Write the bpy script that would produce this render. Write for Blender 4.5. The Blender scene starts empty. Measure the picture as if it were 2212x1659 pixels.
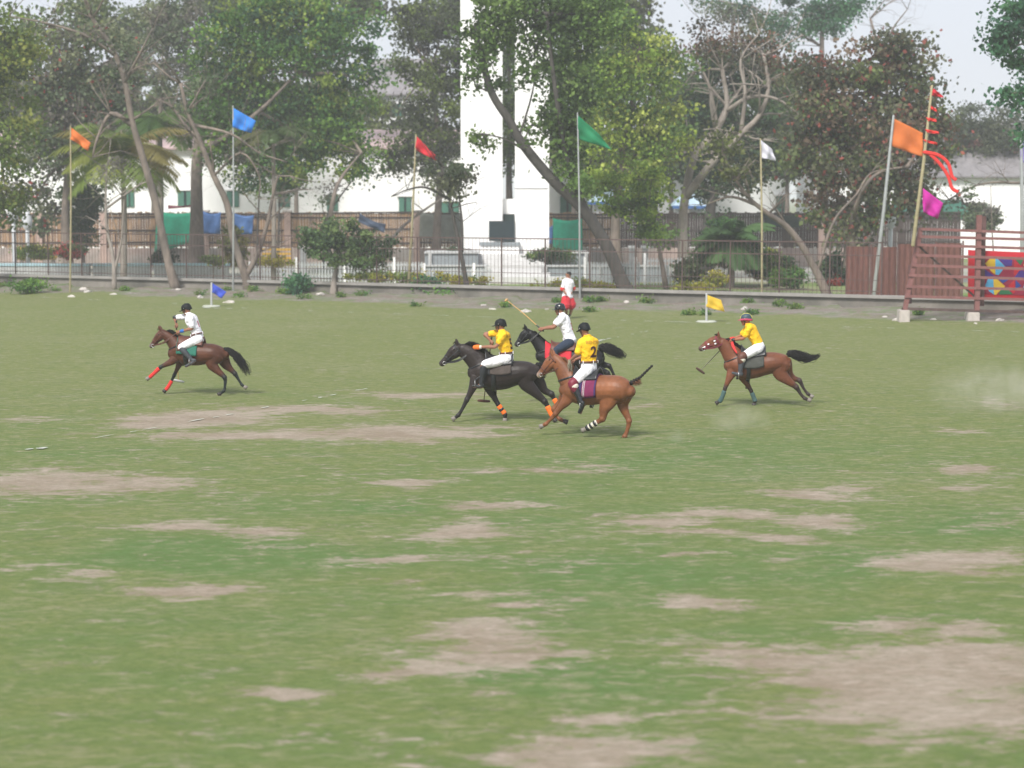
import bpy, bmesh, math, random
import numpy as np
from math import radians, sin, cos, pi
from mathutils import Vector, Matrix
from mathutils.bvhtree import BVHTree

# ------------------------------------------------------------------ camera, sky, sun, exposure
C = bpy.context.scene
CAM_H, F, HOR = 4.8, 1900.0, 195.0           # camera height (m), focal length (px of 1024), horizon row
PITCH = math.atan((384 - HOR) / F)
cam_d = bpy.data.cameras.new('camera')
cam = bpy.data.objects.new('camera', cam_d)
C.collection.objects.link(cam)
cam.location = (0, 0, CAM_H)
cam.rotation_euler = (pi / 2 - PITCH, 0, 0)
cam_d.sensor_width = 36
cam_d.lens = 36 * F / 1024
cam_d.clip_start = 0.5
cam_d.clip_end = 6000
cam_d.dof.use_dof = True
cam_d.dof.focus_distance = 41
cam_d.dof.aperture_fstop = 1.15
C.camera = cam

SUN_EL, SUN_AZ = 46, 205                      # soft light from high behind-left of the camera
w = bpy.data.worlds.new('World')
C.world = w
w.use_nodes = True
nt = w.node_tree
nt.nodes.clear()
out = nt.nodes.new('ShaderNodeOutputWorld')
bg = nt.nodes.new('ShaderNodeBackground')
sky = nt.nodes.new('ShaderNodeTexSky')
sky.sky_type = 'NISHITA'
sky.sun_disc = False
sky.sun_elevation = radians(SUN_EL)
sky.sun_rotation = radians(SUN_AZ)
sky.air_density = 1.0
sky.dust_density = 4.0
mixw = nt.nodes.new('ShaderNodeMixRGB')       # thin overcast veil over the blue sky
mixw.inputs[0].default_value = 0.84
mixw.inputs[2].default_value = (5.45, 5.7, 6.3, 1)
nt.links.new(sky.outputs[0], mixw.inputs[1])
nt.links.new(mixw.outputs[0], bg.inputs[0])
bg.inputs[1].default_value = 0.10
nt.links.new(bg.outputs[0], out.inputs[0])
sun_d = bpy.data.lights.new('sun', 'SUN')
sun_d.energy = 3.1
sun_d.angle = radians(15)
sun_d.color = (1, 0.955, 0.89)
sun = bpy.data.objects.new('sun', sun_d)
C.collection.objects.link(sun)
a = radians(SUN_AZ)
sd = Vector((sin(a) * cos(radians(SUN_EL)), cos(a) * cos(radians(SUN_EL)), sin(radians(SUN_EL))))
sun.rotation_euler = sd.to_track_quat('Z', 'Y').to_euler()
sun.location = (0, 0, 60)
C.view_settings.view_transform = 'Standard'
C.view_settings.look = 'None'
C.view_settings.exposure = 0.66
C.view_settings.gamma = 1
C.render.engine = 'CYCLES'
C.cycles.use_denoising = True
C.cycles.max_bounces = 6
C.cycles.transparent_max_bounces = 12
C.cycles.volume_bounces = 1

# ------------------------------------------------------------------ picture rows/columns to world points
def ray(px, py):
    x, u = (px - 512) / F, (384 - py) / F
    return Vector((x, cos(PITCH) + u * sin(PITCH), -sin(PITCH) + u * cos(PITCH)))
def pt(px, py, Y):
    d = ray(px, py)
    return Vector((0, 0, CAM_H)) + d * (Y / d.y)
def gnd(px, py, z=0.0):
    d = ray(px, py)
    return Vector((0, 0, CAM_H)) + d * ((z - CAM_H) / d.z)
def row(Y):                                   # picture row of the ground at distance Y
    a_ = math.atan2(CAM_H, Y) - PITCH
    return 384 + F * math.tan(a_)
K = 1 / 2.16
def Dp(x, y, Y): return pt(x * K, y * K, Y)   # coordinates noted on a 2212 px wide enlargement

rng = random.Random(7)
NR = np.random.RandomState(11)

# ------------------------------------------------------------------ scene helpers
def tag(o, label=None, cat=None, group=None, kind=None):
    if label: o['label'] = label
    if cat: o['category'] = cat
    if group: o['group'] = group
    if kind: o['kind'] = kind
    return o
ORG = {}
def link(name, me, mats, parent=None, org=None, smooth=False):
    for m in (mats if isinstance(mats, (list, tuple)) else [mats]):
        me.materials.append(m)
    o = bpy.data.objects.new(name, me)
    C.collection.objects.link(o)
    if parent is not None:
        o.parent = parent
        po = ORG[parent.name]
        me.transform(Matrix.Translation(-po))
        ORG[o.name] = po
    else:
        org = Vector(org) if org is not None else Vector((0, 0, 0))
        me.transform(Matrix.Translation(-org))
        o.location = org
        ORG[o.name] = org
    if smooth:
        me.polygons.foreach_set('use_smooth', [True] * len(me.polygons))
    return o
def empty(name, loc):
    o = bpy.data.objects.new(name, None)
    o.empty_display_size = 0.3
    C.collection.objects.link(o)
    o.location = loc
    ORG[o.name] = Vector(loc)
    return o
class MB:
    """collects vertices and faces; build() links them as one mesh object (world coordinates)"""
    def __init__(s): s.v, s.f, s.m = [], [], []
    def add(s, vs, fs, mi=0):
        n = len(s.v)
        s.v += [tuple(v) for v in vs]
        s.f += [tuple(i + n for i in f) for f in fs]
        s.m += [mi] * len(fs)
        return s
    def box(s, c, size, rz=0.0, mi=0, ax=None):
        hx, hy, hz = size[0] / 2, size[1] / 2, size[2] / 2
        c = Vector(c)
        M = ax if ax is not None else Matrix.Rotation(rz, 3, 'Z')
        vs = [c + M @ Vector((x, y, z)) for z in (-hz, hz) for y in (-hy, hy) for x in (-hx, hx)]
        s.add(vs, [(0, 2, 3, 1), (4, 5, 7, 6), (0, 1, 5, 4), (2, 6, 7, 3), (0, 4, 6, 2), (1, 3, 7, 5)], mi)
        return s
    def bar(s, a, b, wd, hd, mi=0):
        a, b = Vector(a), Vector(b)
        d = b - a
        t = d.normalized()
        up = Vector((0, 0, 1)) if abs(t.z) < 0.9 else Vector((0, 1, 0))
        y = up.cross(t).normalized()
        z = t.cross(y)
        M = Matrix((t, y, z)).transposed()
        return s.box((a + b) / 2, (d.length, wd, hd), mi=mi, ax=M)
    def tube(s, pts, rs, n=8, L=None, mi=0, cap=True, ratio=1.0):
        vs, fs = etube(pts, rs, n=n, L=L, cap=cap, ratio=ratio)
        return s.add(vs, fs, mi)
    def mesh(s, name):
        me = bpy.data.meshes.new(name)
        me.from_pydata(s.v, [], s.f)
        if any(s.m): me.polygons.foreach_set('material_index', s.m)
        me.update()
        return me
    def build(s, name, mats, parent=None, org=None, smooth=False):
        return link(name, s.mesh(name), mats, parent, org, smooth)

def catmull(P, n):
    """resample rows of P (k x d) smoothly, n steps between neighbours"""
    P = np.asarray(P, float)
    if len(P) < 3 or n <= 1: 
        if n <= 1: return P
        t = np.linspace(0, 1, n + 1)[:, None]
        return P[0] * (1 - t) + P[1] * t
    Q = np.vstack([2 * P[0] - P[1], P, 2 * P[-1] - P[-2]])
    outp = []
    for i in range(1, len(Q) - 2):
        for k in range(n):
            t = k / n
            a0, a1, a2, a3 = Q[i - 1], Q[i], Q[i + 1], Q[i + 2]
            outp.append(0.5 * ((2 * a1) + (-a0 + a2) * t + (2 * a0 - 5 * a1 + 4 * a2 - a3) * t * t + (-a0 + 3 * a1 - 3 * a2 + a3) * t ** 3))
    outp.append(P[-1])
    return np.array(outp)

def etube(pts, rs, n=10, L=None, cap=True, ratio=1.0, sub=1):
    """closed tapered tube; rs = radius or (radius in the plane, radius along L); ratio = lateral / in-plane"""
    P = np.array([list(p) for p in pts], float)
    R = np.array([[r, r * ratio] if np.isscalar(r) else list(r) for r in rs], float)
    if sub > 1:
        A = catmull(np.hstack([P, R]), sub)
        P, R = A[:, :3], np.maximum(A[:, 3:], 0.002)
    T = np.gradient(P, axis=0)
    T /= np.linalg.norm(T, axis=1)[:, None] + 1e-12
    if cap:
        def capr(p, t, r, sgn):
            m = min(r) * 0.9
            return [(p + sgn * t * m * sin(q), r * cos(q)) for q in (radians(38), radians(70), radians(86))]
        head = capr(P[0], T[0], R[0], -1)[::-1]
        tail = capr(P[-1], T[-1], R[-1], 1)
        P = np.vstack([[h[0] for h in head], P, [h[0] for h in tail]])
        R = np.vstack([[h[1] for h in head], R, [h[1] for h in tail]])
        T = np.vstack([[T[0]] * 3, T, [T[-1]] * 3])
    vs, fs = [], []
    prev = None
    for i in range(len(P)):
        t = T[i]
        if L is not None:
            l = np.array(L, float)
            l = l - t * np.dot(l, t)
            if np.linalg.norm(l) < 0.15:
                l = prev if prev is not None else np.array([0, 0, 1.0])
                l = l - t * np.dot(l, t)
        else:
            l = prev if prev is not None else (np.array([0, 1.0, 0]) if abs(t[1]) < 0.8 else np.array([1.0, 0, 0]))
            l = l - t * np.dot(l, t)
        l = l / (np.linalg.norm(l) + 1e-12)
        prev = l
        u = np.cross(t, l)
        for k in range(n):
            q = 2 * pi * k / n
            vs.append(P[i] + u * R[i][0] * cos(q) + l * R[i][1] * sin(q))
    m = len(P)
    for i in range(m - 1):
        for k in range(n):
            a_, b_ = i * n + k, i * n + (k + 1) % n
            fs.append((a_, b_, b_ + n, a_ + n))
    fs.append(tuple(range(n))[::-1])
    fs.append(tuple((m - 1) * n + k for k in range(n)))
    return vs, fs

def remeshed(mb, name, voxel, smooth=2):
    me = mb.mesh(name + '_src')
    o = bpy.data.objects.new(name + '_src', me)
    C.collection.objects.link(o)
    r = o.modifiers.new('r', 'REMESH')
    r.mode = 'VOXEL'
    r.voxel_size = voxel
    r.use_smooth_shade = True
    if smooth:
        s = o.modifiers.new('s', 'SMOOTH')
        s.factor = 0.5
        s.iterations = smooth
    dg = bpy.context.evaluated_depsgraph_get()
    res = bpy.data.meshes.new_from_object(o.evaluated_get(dg))
    res.name = name
    bpy.data.objects.remove(o)
    bpy.data.meshes.remove(me)
    res.materials.clear()
    return res
def merge_into(me, mb):
    """append the pieces of mb to mesh me"""
    bm = bmesh.new()
    bm.from_mesh(me)
    vs = [bm.verts.new(v) for v in mb.v]
    for f in mb.f:
        try: bm.faces.new([vs[i] for i in f]).smooth = True
        except ValueError: pass
    bm.to_mesh(me)
    bm.free()
def verts_np(me):
    a_ = np.empty(len(me.vertices) * 3)
    me.vertices.foreach_get('co', a_)
    return a_.reshape(-1, 3)
def set_col(me, cols, name='tint'):
    at = me.attributes.new(name, 'FLOAT_COLOR', 'POINT')
    A = np.ones((len(cols), 4))
    A[:, :3] = cols
    at.data.foreach_set('color', A.ravel())
def bvh_of(me):
    return BVHTree.FromPolygons([v.co.copy() for v in me.vertices], [tuple(p.vertices) for p in me.polygons])

# ------------------------------------------------------------------ materials
def mat(name, col, rough=0.7, var=0.12, scale=6.0, bump=0.0, bscale=30.0, metal=0.0, attr=None, spec=0.4, sheen=0.0,
        stretch=(1, 1, 1), var2=None, transl=0.0, bdist=0.02):
    m = bpy.data.materials.new(name)
    m.use_nodes = True
    n, l = m.node_tree.nodes, m.node_tree.links
    b = n['Principled BSDF']
    b.inputs['Roughness'].default_value = rough
    b.inputs['Metallic'].default_value = metal
    b.inputs['Specular IOR Level'].default_value = spec
    b.inputs['Sheen Weight'].default_value = sheen
    tc = n.new('ShaderNodeTexCoord')
    mp = n.new('ShaderNodeMapping')
    mp.inputs['Scale'].default_value = stretch
    l.new(tc.outputs['Object'], mp.inputs[0])
    nz = n.new('ShaderNodeTexNoise')
    nz.inputs['Scale'].default_value = scale
    nz.inputs['Detail'].default_value = 6
    nz.inputs['Roughness'].default_value = 0.65
    l.new(mp.outputs[0], nz.inputs['Vector'])
    mx = n.new('ShaderNodeMix')
    mx.data_type = 'RGBA'
    mx.blend_type = 'MULTIPLY'
    mx.inputs[0].default_value = 1
    ramp = n.new('ShaderNodeMapRange')
    ramp.inputs[1].default_value, ramp.inputs[2].default_value = 0.3, 0.7
    ramp.inputs[3].default_value, ramp.inputs[4].default_value = 1 - var, 1 + var
    l.new(nz.outputs['Fac'], ramp.inputs[0])
    comb = n.new('ShaderNodeCombineColor')
    for i in range(3): l.new(ramp.outputs[0], comb.inputs[i])
    l.new(comb.outputs[0], mx.inputs[7])
    if attr:
        at = n.new('ShaderNodeAttribute')
        at.attribute_name = attr
        l.new(at.outputs['Color'], mx.inputs[6])
    elif var2:
        m2 = n.new('ShaderNodeMix')
        m2.data_type = 'RGBA'
        m2.inputs[6].default_value = (*col, 1)
        m2.inputs[7].default_value = (*var2, 1)
        nz2 = n.new('ShaderNodeTexNoise')
        nz2.inputs['Scale'].default_value = scale * 0.37
        nz2.inputs['Detail'].default_value = 4
        l.new(mp.outputs[0], nz2.inputs['Vector'])
        r2 = n.new('ShaderNodeMapRange')
        r2.inputs[1].default_value, r2.inputs[2].default_value = 0.42, 0.62
        l.new(nz2.outputs['Fac'], r2.inputs[0])
        l.new(r2.outputs[0], m2.inputs[0])
        l.new(m2.outputs[2], mx.inputs[6])
    else:
        mx.inputs[6].default_value = (*col, 1)
    l.new(mx.outputs[2], b.inputs['Base Color'])
    if bump:
        nb = n.new('ShaderNodeTexNoise')
        nb.inputs['Scale'].default_value = bscale
        nb.inputs['Detail'].default_value = 4
        l.new(mp.outputs[0], nb.inputs['Vector'])
        bp = n.new('ShaderNodeBump')
        bp.inputs['Strength'].default_value = bump
        bp.inputs['Distance'].default_value = bdist
        l.new(nb.outputs['Fac'], bp.inputs['Height'])
        l.new(bp.outputs[0], b.inputs['Normal'])
    if transl:
        tr = n.new('ShaderNodeBsdfTranslucent')
        l.new(mx.outputs[2], tr.inputs[0])
        ms = n.new('ShaderNodeMixShader')
        ms.inputs[0].default_value = transl
        l.new(b.outputs[0], ms.inputs[1])
        l.new(tr.outputs[0], ms.inputs[2])
        l.new(ms.outputs[0], n['Material Output'].inputs[0])
    return m
def srgb(r, g, b):
    return tuple(((c / 255 + 0.055) / 1.055) ** 2.4 if c > 10 else c / 255 / 12.92 for c in (r, g, b))

M = {}
M['white_wall'] = mat('whitewash', (0.86, 0.86, 0.87), 0.9, 0.04, 1.2, 0.1, 8)
M['tower'] = mat('white_paint', (0.86, 0.86, 0.86), 0.75, 0.03, 0.6)
M['plinth'] = mat('pale_plinth', (0.55, 0.55, 0.55), 0.9, 0.1, 2)
M['grey_panel'] = mat('grey_render', (0.23, 0.26, 0.28), 0.9, 0.15, 3)
M['pink_roof'] = mat('pink_tin', (0.42, 0.31, 0.31), 0.7, 0.25, 2.5, 0.2, 12)
M['grey_roof'] = mat('grey_tin', (0.20, 0.19, 0.20), 0.7, 0.25, 2.0, 0.2, 12)
M['green_shutter'] = mat('green_shutter', (0.05, 0.16, 0.12), 0.6, 0.15, 5)
M['dark_glass'] = mat('dark_pane', (0.02, 0.035, 0.035), 0.2, 0.2, 3)
M['plaque'] = mat('dark_plaque', (0.022, 0.035, 0.042), 0.25, 0.15, 3)
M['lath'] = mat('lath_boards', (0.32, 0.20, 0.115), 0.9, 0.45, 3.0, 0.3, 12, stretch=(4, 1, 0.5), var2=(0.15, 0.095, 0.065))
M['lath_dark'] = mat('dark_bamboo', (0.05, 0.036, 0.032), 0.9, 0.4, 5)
M['brick_pink'] = mat('pink_pillar', (0.40, 0.29, 0.25), 0.9, 0.15, 3, 0.1, 10)
M['pink_wall'] = mat('pink_wall', (0.36, 0.28, 0.25), 0.9, 0.25, 1.2, 0.1, 10, var2=(0.28, 0.26, 0.24))
M['blue_wall'] = mat('pale_blue_paint', (0.36, 0.52, 0.58), 0.8, 0.2, 3)
M['white_low'] = mat('dirty_white_paint', (0.42, 0.43, 0.43), 0.85, 0.2, 3)
M['picket'] = mat('picket_paint', (0.46, 0.48, 0.49), 0.8, 0.15, 4)
M['concrete'] = mat('concrete', (0.20, 0.185, 0.165), 0.95, 0.25, 1.2, 0.3, 14, var2=(0.13, 0.125, 0.11))
M['concrete_block'] = mat('pale_concrete', (0.45, 0.41, 0.38), 0.95, 0.15, 5, 0.2, 20)
M['rust'] = mat('rust_red_iron', (0.115, 0.058, 0.055), 0.7, 0.3, 6)
M['fence_iron'] = mat('dark_iron', (0.085, 0.055, 0.05), 0.7, 0.3, 5)
M['red_steel'] = mat('red_oxide_steel', (0.195, 0.085, 0.08), 0.65, 0.2, 6)
M['red_mesh'] = mat('rust_red_sheet', (0.13, 0.055, 0.045), 0.85, 0.3, 2.5, stretch=(6, 1, 1))
M['net_green'] = mat('green_net', (0.012, 0.32, 0.19), 0.8, 0.2, 2, 0.4, 5)
M['tarp_blue'] = mat('blue_tarp', (0.05, 0.14, 0.36), 0.6, 0.2, 2, 0.4, 5)
M['tarp_grey'] = mat('grey_tarp', (0.21, 0.22, 0.19), 0.8, 0.2, 2, 0.4, 5)
M['net_dark'] = mat('dark_green_net', (0.02, 0.035, 0.03), 0.8, 0.2, 2)
M['bamboo'] = mat('bamboo_pole', (0.33, 0.29, 0.17), 0.7, 0.2, 4, stretch=(1, 1, 3))
M['steel_grey'] = mat('galvanised_pole', (0.33, 0.35, 0.35), 0.5, 0.15, 4, metal=0.2)
M['lamp_white'] = mat('white_lamp_paint', (0.55, 0.57, 0.6), 0.5, 0.08, 4)
M['coping'] = mat('worn_coping', (0.26, 0.25, 0.235), 0.95, 0.2, 1.5, 0.2, 14)
M['stone'] = mat('pale_stone', (0.48, 0.45, 0.42), 0.95, 0.25, 8, 0.4, 20)
M['chalk'] = mat('chalk', (0.40, 0.42, 0.36), 0.95, 0.2, 8)
M['yellow_wood'] = mat('yellow_bench_paint', (0.50, 0.30, 0.03), 0.6, 0.15, 5)
M['bark'] = mat('bark', (0.19, 0.155, 0.13), 0.95, 0.35, 4, 0.6, 20, stretch=(1, 1, 0.4), var2=(0.13, 0.11, 0.095))
M['bark_pale'] = mat('pale_bark', (0.30, 0.265, 0.235), 0.95, 0.3, 4, 0.5, 20, stretch=(1, 1, 0.4), var2=(0.22, 0.19, 0.165))
M['bark_dark'] = mat('dark_bark', (0.06, 0.055, 0.05), 0.95, 0.35, 4, 0.6, 20, stretch=(1, 1, 0.4))
M['leaf'] = mat('leaves', (0.1, 0.2, 0.05), 0.65, 0.12, 1.0, attr='tint', transl=0.4, spec=0.2)
M['hide'] = mat('horse_coat', (0.1, 0.1, 0.1), 0.48, 0.34, 3.2, 0.35, 7, attr='tint', spec=0.3, bdist=0.04)
M['skin'] = mat('skin', (0.27, 0.125, 0.078), 0.55, 0.1, 12, spec=0.35)
M['hair'] = mat('black_horsehair', (0.010, 0.009, 0.009), 0.55, 0.3, 20, spec=0.25)
M['hair_brown'] = mat('brown_horsehair', (0.16, 0.062, 0.028), 0.55, 0.3, 20, spec=0.4)
M['shirt_white'] = mat('white_cotton', (0.80, 0.79, 0.84), 0.85, 0.04, 5, 1.0, 8, bdist=0.07)
M['shirt_yellow'] = mat('yellow_cotton', (0.86, 0.50, 0.012), 0.8, 0.08, 5, 1.0, 8, bdist=0.07)
M['breeches'] = mat('white_breeches', (0.80, 0.79, 0.83), 0.85, 0.06, 5, 0.9, 8, bdist=0.05)
M['jeans'] = mat('dark_denim', (0.018, 0.03, 0.055), 0.85, 0.25, 14, 0.5, 12)
M['black_leather'] = mat('black_leather', (0.014, 0.016, 0.019), 0.35, 0.25, 10, spec=0.5)
M['grey_leather'] = mat('worn_grey_leather', (0.045, 0.05, 0.06), 0.45, 0.3, 8)
M['brown_leather'] = mat('brown_leather', (0.10, 0.035, 0.022), 0.5, 0.25, 10)
M['maroon'] = mat('maroon_leather', (0.16, 0.012, 0.03), 0.5, 0.2, 9)
M['velvet'] = mat('black_helmet', (0.007, 0.009, 0.010), 0.6, 0.2, 10, spec=0.2)
M['gloss_black'] = mat('gloss_black', (0.010, 0.012, 0.015), 0.2, 0.2, 10, spec=0.6)
M['helmet_blue'] = mat('dark_teal_helmet', (0.035, 0.06, 0.08), 0.5, 0.2, 9)
M['pink'] = mat('pink_rim', (0.42, 0.045, 0.11), 0.6, 0.15, 9)
M['lime'] = mat('lime_stripe', (0.55, 0.52, 0.12), 0.6, 0.1, 9)
M['red_cloth'] = mat('red_cloth', (0.50, 0.02, 0.035), 0.8, 0.2, 9, 0.4, 12)
M['red_wrap'] = mat('red_wrap', (0.62, 0.03, 0.025), 0.8, 0.15, 12, 0.3, 30)
M['orange_wrap'] = mat('orange_wrap', (0.85, 0.17, 0.02), 0.8, 0.12, 12, 0.3, 30)
M['teal_wrap'] = mat('teal_wrap', (0.05, 0.10, 0.10), 0.8, 0.2, 12, 0.3, 30)
M['white_wrap'] = mat('cream_wrap', (0.62, 0.58, 0.50), 0.85, 0.12, 12, 0.3, 30)
M['green_cloth'] = mat('green_cloth', (0.02, 0.14, 0.10), 0.85, 0.2, 9, 0.3, 15)
M['grey_cloth'] = mat('grey_cloth', (0.055, 0.058, 0.052), 0.9, 0.25, 9, 0.3, 15)
M['brown_cloth'] = mat('brown_grey_cloth', (0.065, 0.052, 0.045), 0.9, 0.25, 9, 0.3, 15)
M['purple_cloth'] = mat('magenta_purple_cloth', (0.16, 0.015, 0.07), 0.85, 0.2, 9, 0.3, 15)
M['navy'] = mat('navy_cloth', (0.035, 0.022, 0.10), 0.85, 0.2, 9)
M['silver'] = mat('pale_stripe', (0.52, 0.48, 0.50), 0.7, 0.2, 20)
M['hoof'] = mat('hoof_horn', (0.20, 0.18, 0.16), 0.6, 0.3, 14)
M['hoof_dark'] = mat('dark_hoof', (0.035, 0.03, 0.028), 0.6, 0.3, 14)
M['cane'] = mat('cane', (0.50, 0.30, 0.11), 0.5, 0.2, 12)
M['dark_wood'] = mat('dark_wood', (0.07, 0.035, 0.025), 0.5, 0.2, 12)
M['eye'] = mat('eye', (0.006, 0.005, 0.005), 0.1, 0.1, 10)
M['steel'] = mat('bit_steel', (0.5, 0.5, 0.5), 0.3, 0.1, 10, metal=0.9)
M['blue_band'] = mat('blue_band', (0.02, 0.12, 0.42), 0.7, 0.1, 9)
M['red_rope'] = mat('red_rope', (0.60, 0.04, 0.04), 0.7, 0.15, 12)
M['rope'] = mat('frayed_rope', (0.24, 0.23, 0.17), 0.9, 0.25, 12)
M['number'] = mat('brown_print', (0.055, 0.012, 0.018), 0.8, 0.05, 9)
M['number_faint'] = mat('faded_print', (0.48, 0.26, 0.02), 0.8, 0.1, 9)
M['number_red'] = mat('red_print', (0.45, 0.03, 0.09), 0.8, 0.05, 9)
def flagm(n, c): return mat(n, c, 0.75, 0.1, 1.2, 0.25, 3, transl=0.3)
M['f_orange'] = flagm('orange_flag', (0.72, 0.20, 0.04))
M['f_blue'] = flagm('sky_blue_flag', (0.035, 0.27, 0.80))
M['f_red'] = flagm('red_flag', (0.65, 0.02, 0.04))
M['f_green'] = flagm('green_flag', (0.01, 0.24, 0.10))
M['f_white'] = flagm('white_flag', (0.72, 0.72, 0.80))
M['f_magenta'] = flagm('magenta_flag', (0.60, 0.02, 0.38))
M['f_royal'] = flagm('royal_blue_flag', (0.05, 0.10, 0.60))
M['f_yellow'] = flagm('yellow_flag', (0.80, 0.56, 0.05))
M['f_lilac'] = flagm('lilac_flag', (0.35, 0.28, 0.65))
# ================================================================== GROUND
def fbm(x, y, seed=0, octs=4):
    r = np.random.RandomState(seed)
    s = np.zeros_like(x)
    amp = 1.0
    for o in range(octs):
        for k in range(4):
            th, ph = r.uniform(0, 2 * pi), r.uniform(0, 2 * pi)
            fr = (2 ** o) * r.uniform(0.7, 1.3)
            s = s + amp * np.sin(fr * (x * cos(th) + y * sin(th)) + ph + 1.7 * np.sin(fr * 0.6 * (y * cos(th * 2.3) - x * sin(th * 1.7)) + ph * 2))
        amp *= 0.55
    return s / 5.0

# dirt patches of the field: centre column/row, half width/height on the 2212 px enlargement, strength
PATCH = [(410, 902, 150, 16, 1.1), (620, 884, 190, 11, 0.9), (560, 942, 240, 11, 0.95), (820, 936, 200, 15, 1.0), (1010, 926, 110, 5, 0.7),
 (40, 905, 60, 7, 0.6), (110, 1035, 150, 26, 0.95), (250, 1048, 150, 20, 0.75), (170, 932, 60, 3, 0.6), (940, 852, 140, 7, 0.75), (880, 1034, 70, 7, 1.0),
 (980, 1026, 50, 4, 0.6), (1085, 1090, 110, 11, 1.0), (1200, 1012, 130, 5, 0.8), (1290, 1003, 50, 4, 0.9), (1400, 880, 40, 4, 0.8), (1230, 1020, 60, 5, 0.7),
 (1400, 1130, 100, 16, 1.0), (1560, 1113, 160, 10, 1.0), (1760, 1120, 110, 14, 1.0), (1480, 1158, 160, 9, 0.95), (1680, 1166, 110, 13, 1.05),
 (960, 1146, 100, 10, 1.0), (1000, 1120, 70, 4, 0.5), (400, 1152, 150, 8, 0.8), (570, 1155, 75, 13, 0.85), (1010, 1140, 50, 14, 0.6), (200, 1248, 66, 9, 1.0), (460, 1268, 110, 15, 1.15),
 (440, 1290, 50, 7, 0.7), (205, 1318, 40, 6, 0.7), (840, 1208, 110, 7, 0.9), (1080, 1196, 80, 5, 0.6), (840, 1252, 70, 6, 0.6),
 (1030, 1385, 130, 32, 0.85), (1050, 1420, 150, 30, 0.9), (900, 1395, 70, 8, 0.7), (930, 1450, 120, 16, 0.8), (1010, 1280, 110, 6, 0.75), (1080, 1308, 80, 7, 0.8),
 (1560, 1305, 110, 16, 1.0), (1500, 1312, 60, 6, 0.8), (1620, 1318, 60, 5, 0.8), (2100, 1200, 170, 20, 1.0), (2040, 1218, 150, 18, 1.0), (2120, 1236, 100, 12, 0.9), (1900, 1180, 60, 5, 0.6),
 (1750, 1070, 90, 9, 0.9), (1700, 1066, 70, 5, 0.8), (1800, 1052, 60, 6, 0.7), (2130, 1018, 46, 12, 1.0), (2035, 930, 46, 5, 0.8), (1800, 1012, 40, 3, 0.7), (1240, 1210, 50, 5, 0.7), (1470, 1208, 30, 6, 0.7), (1690, 1212, 30, 6, 0.7),
 (1700, 1420, 190, 36, 1.1), (1880, 1450, 240, 60, 1.25), (2060, 1430, 240, 60, 1.2), (2000, 1520, 260, 60, 1.1), (1800, 1530, 200, 50, 0.8), (2130, 1370, 110, 22, 0.8), (1960, 1350, 110, 22, 0.75), (1870, 1340, 80, 10, 0.6),
 (1320, 1535, 90, 16, 0.8), (1540, 1500, 90, 10, 0.7), (1530, 1522, 120, 8, 0.7), (1240, 1620, 130, 36, 1.0), (1330, 1610, 120, 30, 0.9), (1180, 1640, 90, 22, 0.9), (1900, 1590, 120, 14, 0.8), (2180, 1470, 60, 100, 0.8),
 (625, 1506, 100, 11, 1.0), (560, 1495, 60, 6, 0.6), (160, 1432, 70, 8, 0.75), (50, 1542, 40, 6, 0.7), (60, 1440, 60, 6, 0.4), (1100, 1500, 70, 8, 0.6), (450, 1590, 50, 6, 0.45), (850, 1600, 60, 5, 0.4),
 (80, 1230, 60, 6, 0.5), (30, 1340, 40, 6, 0.4), (1240, 1296, 60, 6, 0.6), (300, 1340, 60, 5, 0.4), (2100, 1060, 60, 5, 0.6), (2150, 1125, 80, 5, 0.6), (2180, 870, 40, 12, 0.5), (760, 845, 60, 3, 0.5)]
GREEN = [(400, 895, 120, 12, -0.3), (620, 1200, 260, 30, 1.0), (450, 1190, 200, 24, 0.9), (1500, 1240, 300, 30, 0.6), (1300, 1230, 200, 30, 0.8), (1850, 1200, 120, 40, 1.0), (1450, 1000, 250, 30, 0.7),
 (1600, 960, 300, 20, 0.6), (2060, 1120, 160, 30, 1.0), (1250, 1300, 220, 30, 0.8), (1280, 1360, 120, 20, 0.5), (1100, 1400, 60, 20, 0.4), (560, 1340, 260, 40, 0.4), (250, 1080, 250, 16, 0.4), (900, 1090, 250, 12, 0.7),
 (700, 1105, 200, 10, 0.8), (1150, 1130, 120, 20, 0.6), (1350, 1480, 200, 30, 0.8), (1120, 1460, 100, 30, 0.6), (1650, 1370, 150, 20, 0.6), (2140, 1620, 160, 50, 0.7), (1450, 1620, 120, 30, 0.5), (250, 1210, 140, 16, 0.7), (180, 970, 140, 10, 0.5), (1990, 1330, 180, 14, 0.6)]
def world_ell(p):
    cx, cy, rx, ry, s = p
    c = gnd(cx * K, cy * K)
    e = gnd((cx + rx) * K, cy * K)
    t, b_ = gnd(cx * K, (cy - ry) * K), gnd(cx * K, (cy + ry) * K)
    return c.x, c.y, abs(e.x - c.x), abs(t.y - b_.y) / 2, s
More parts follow.
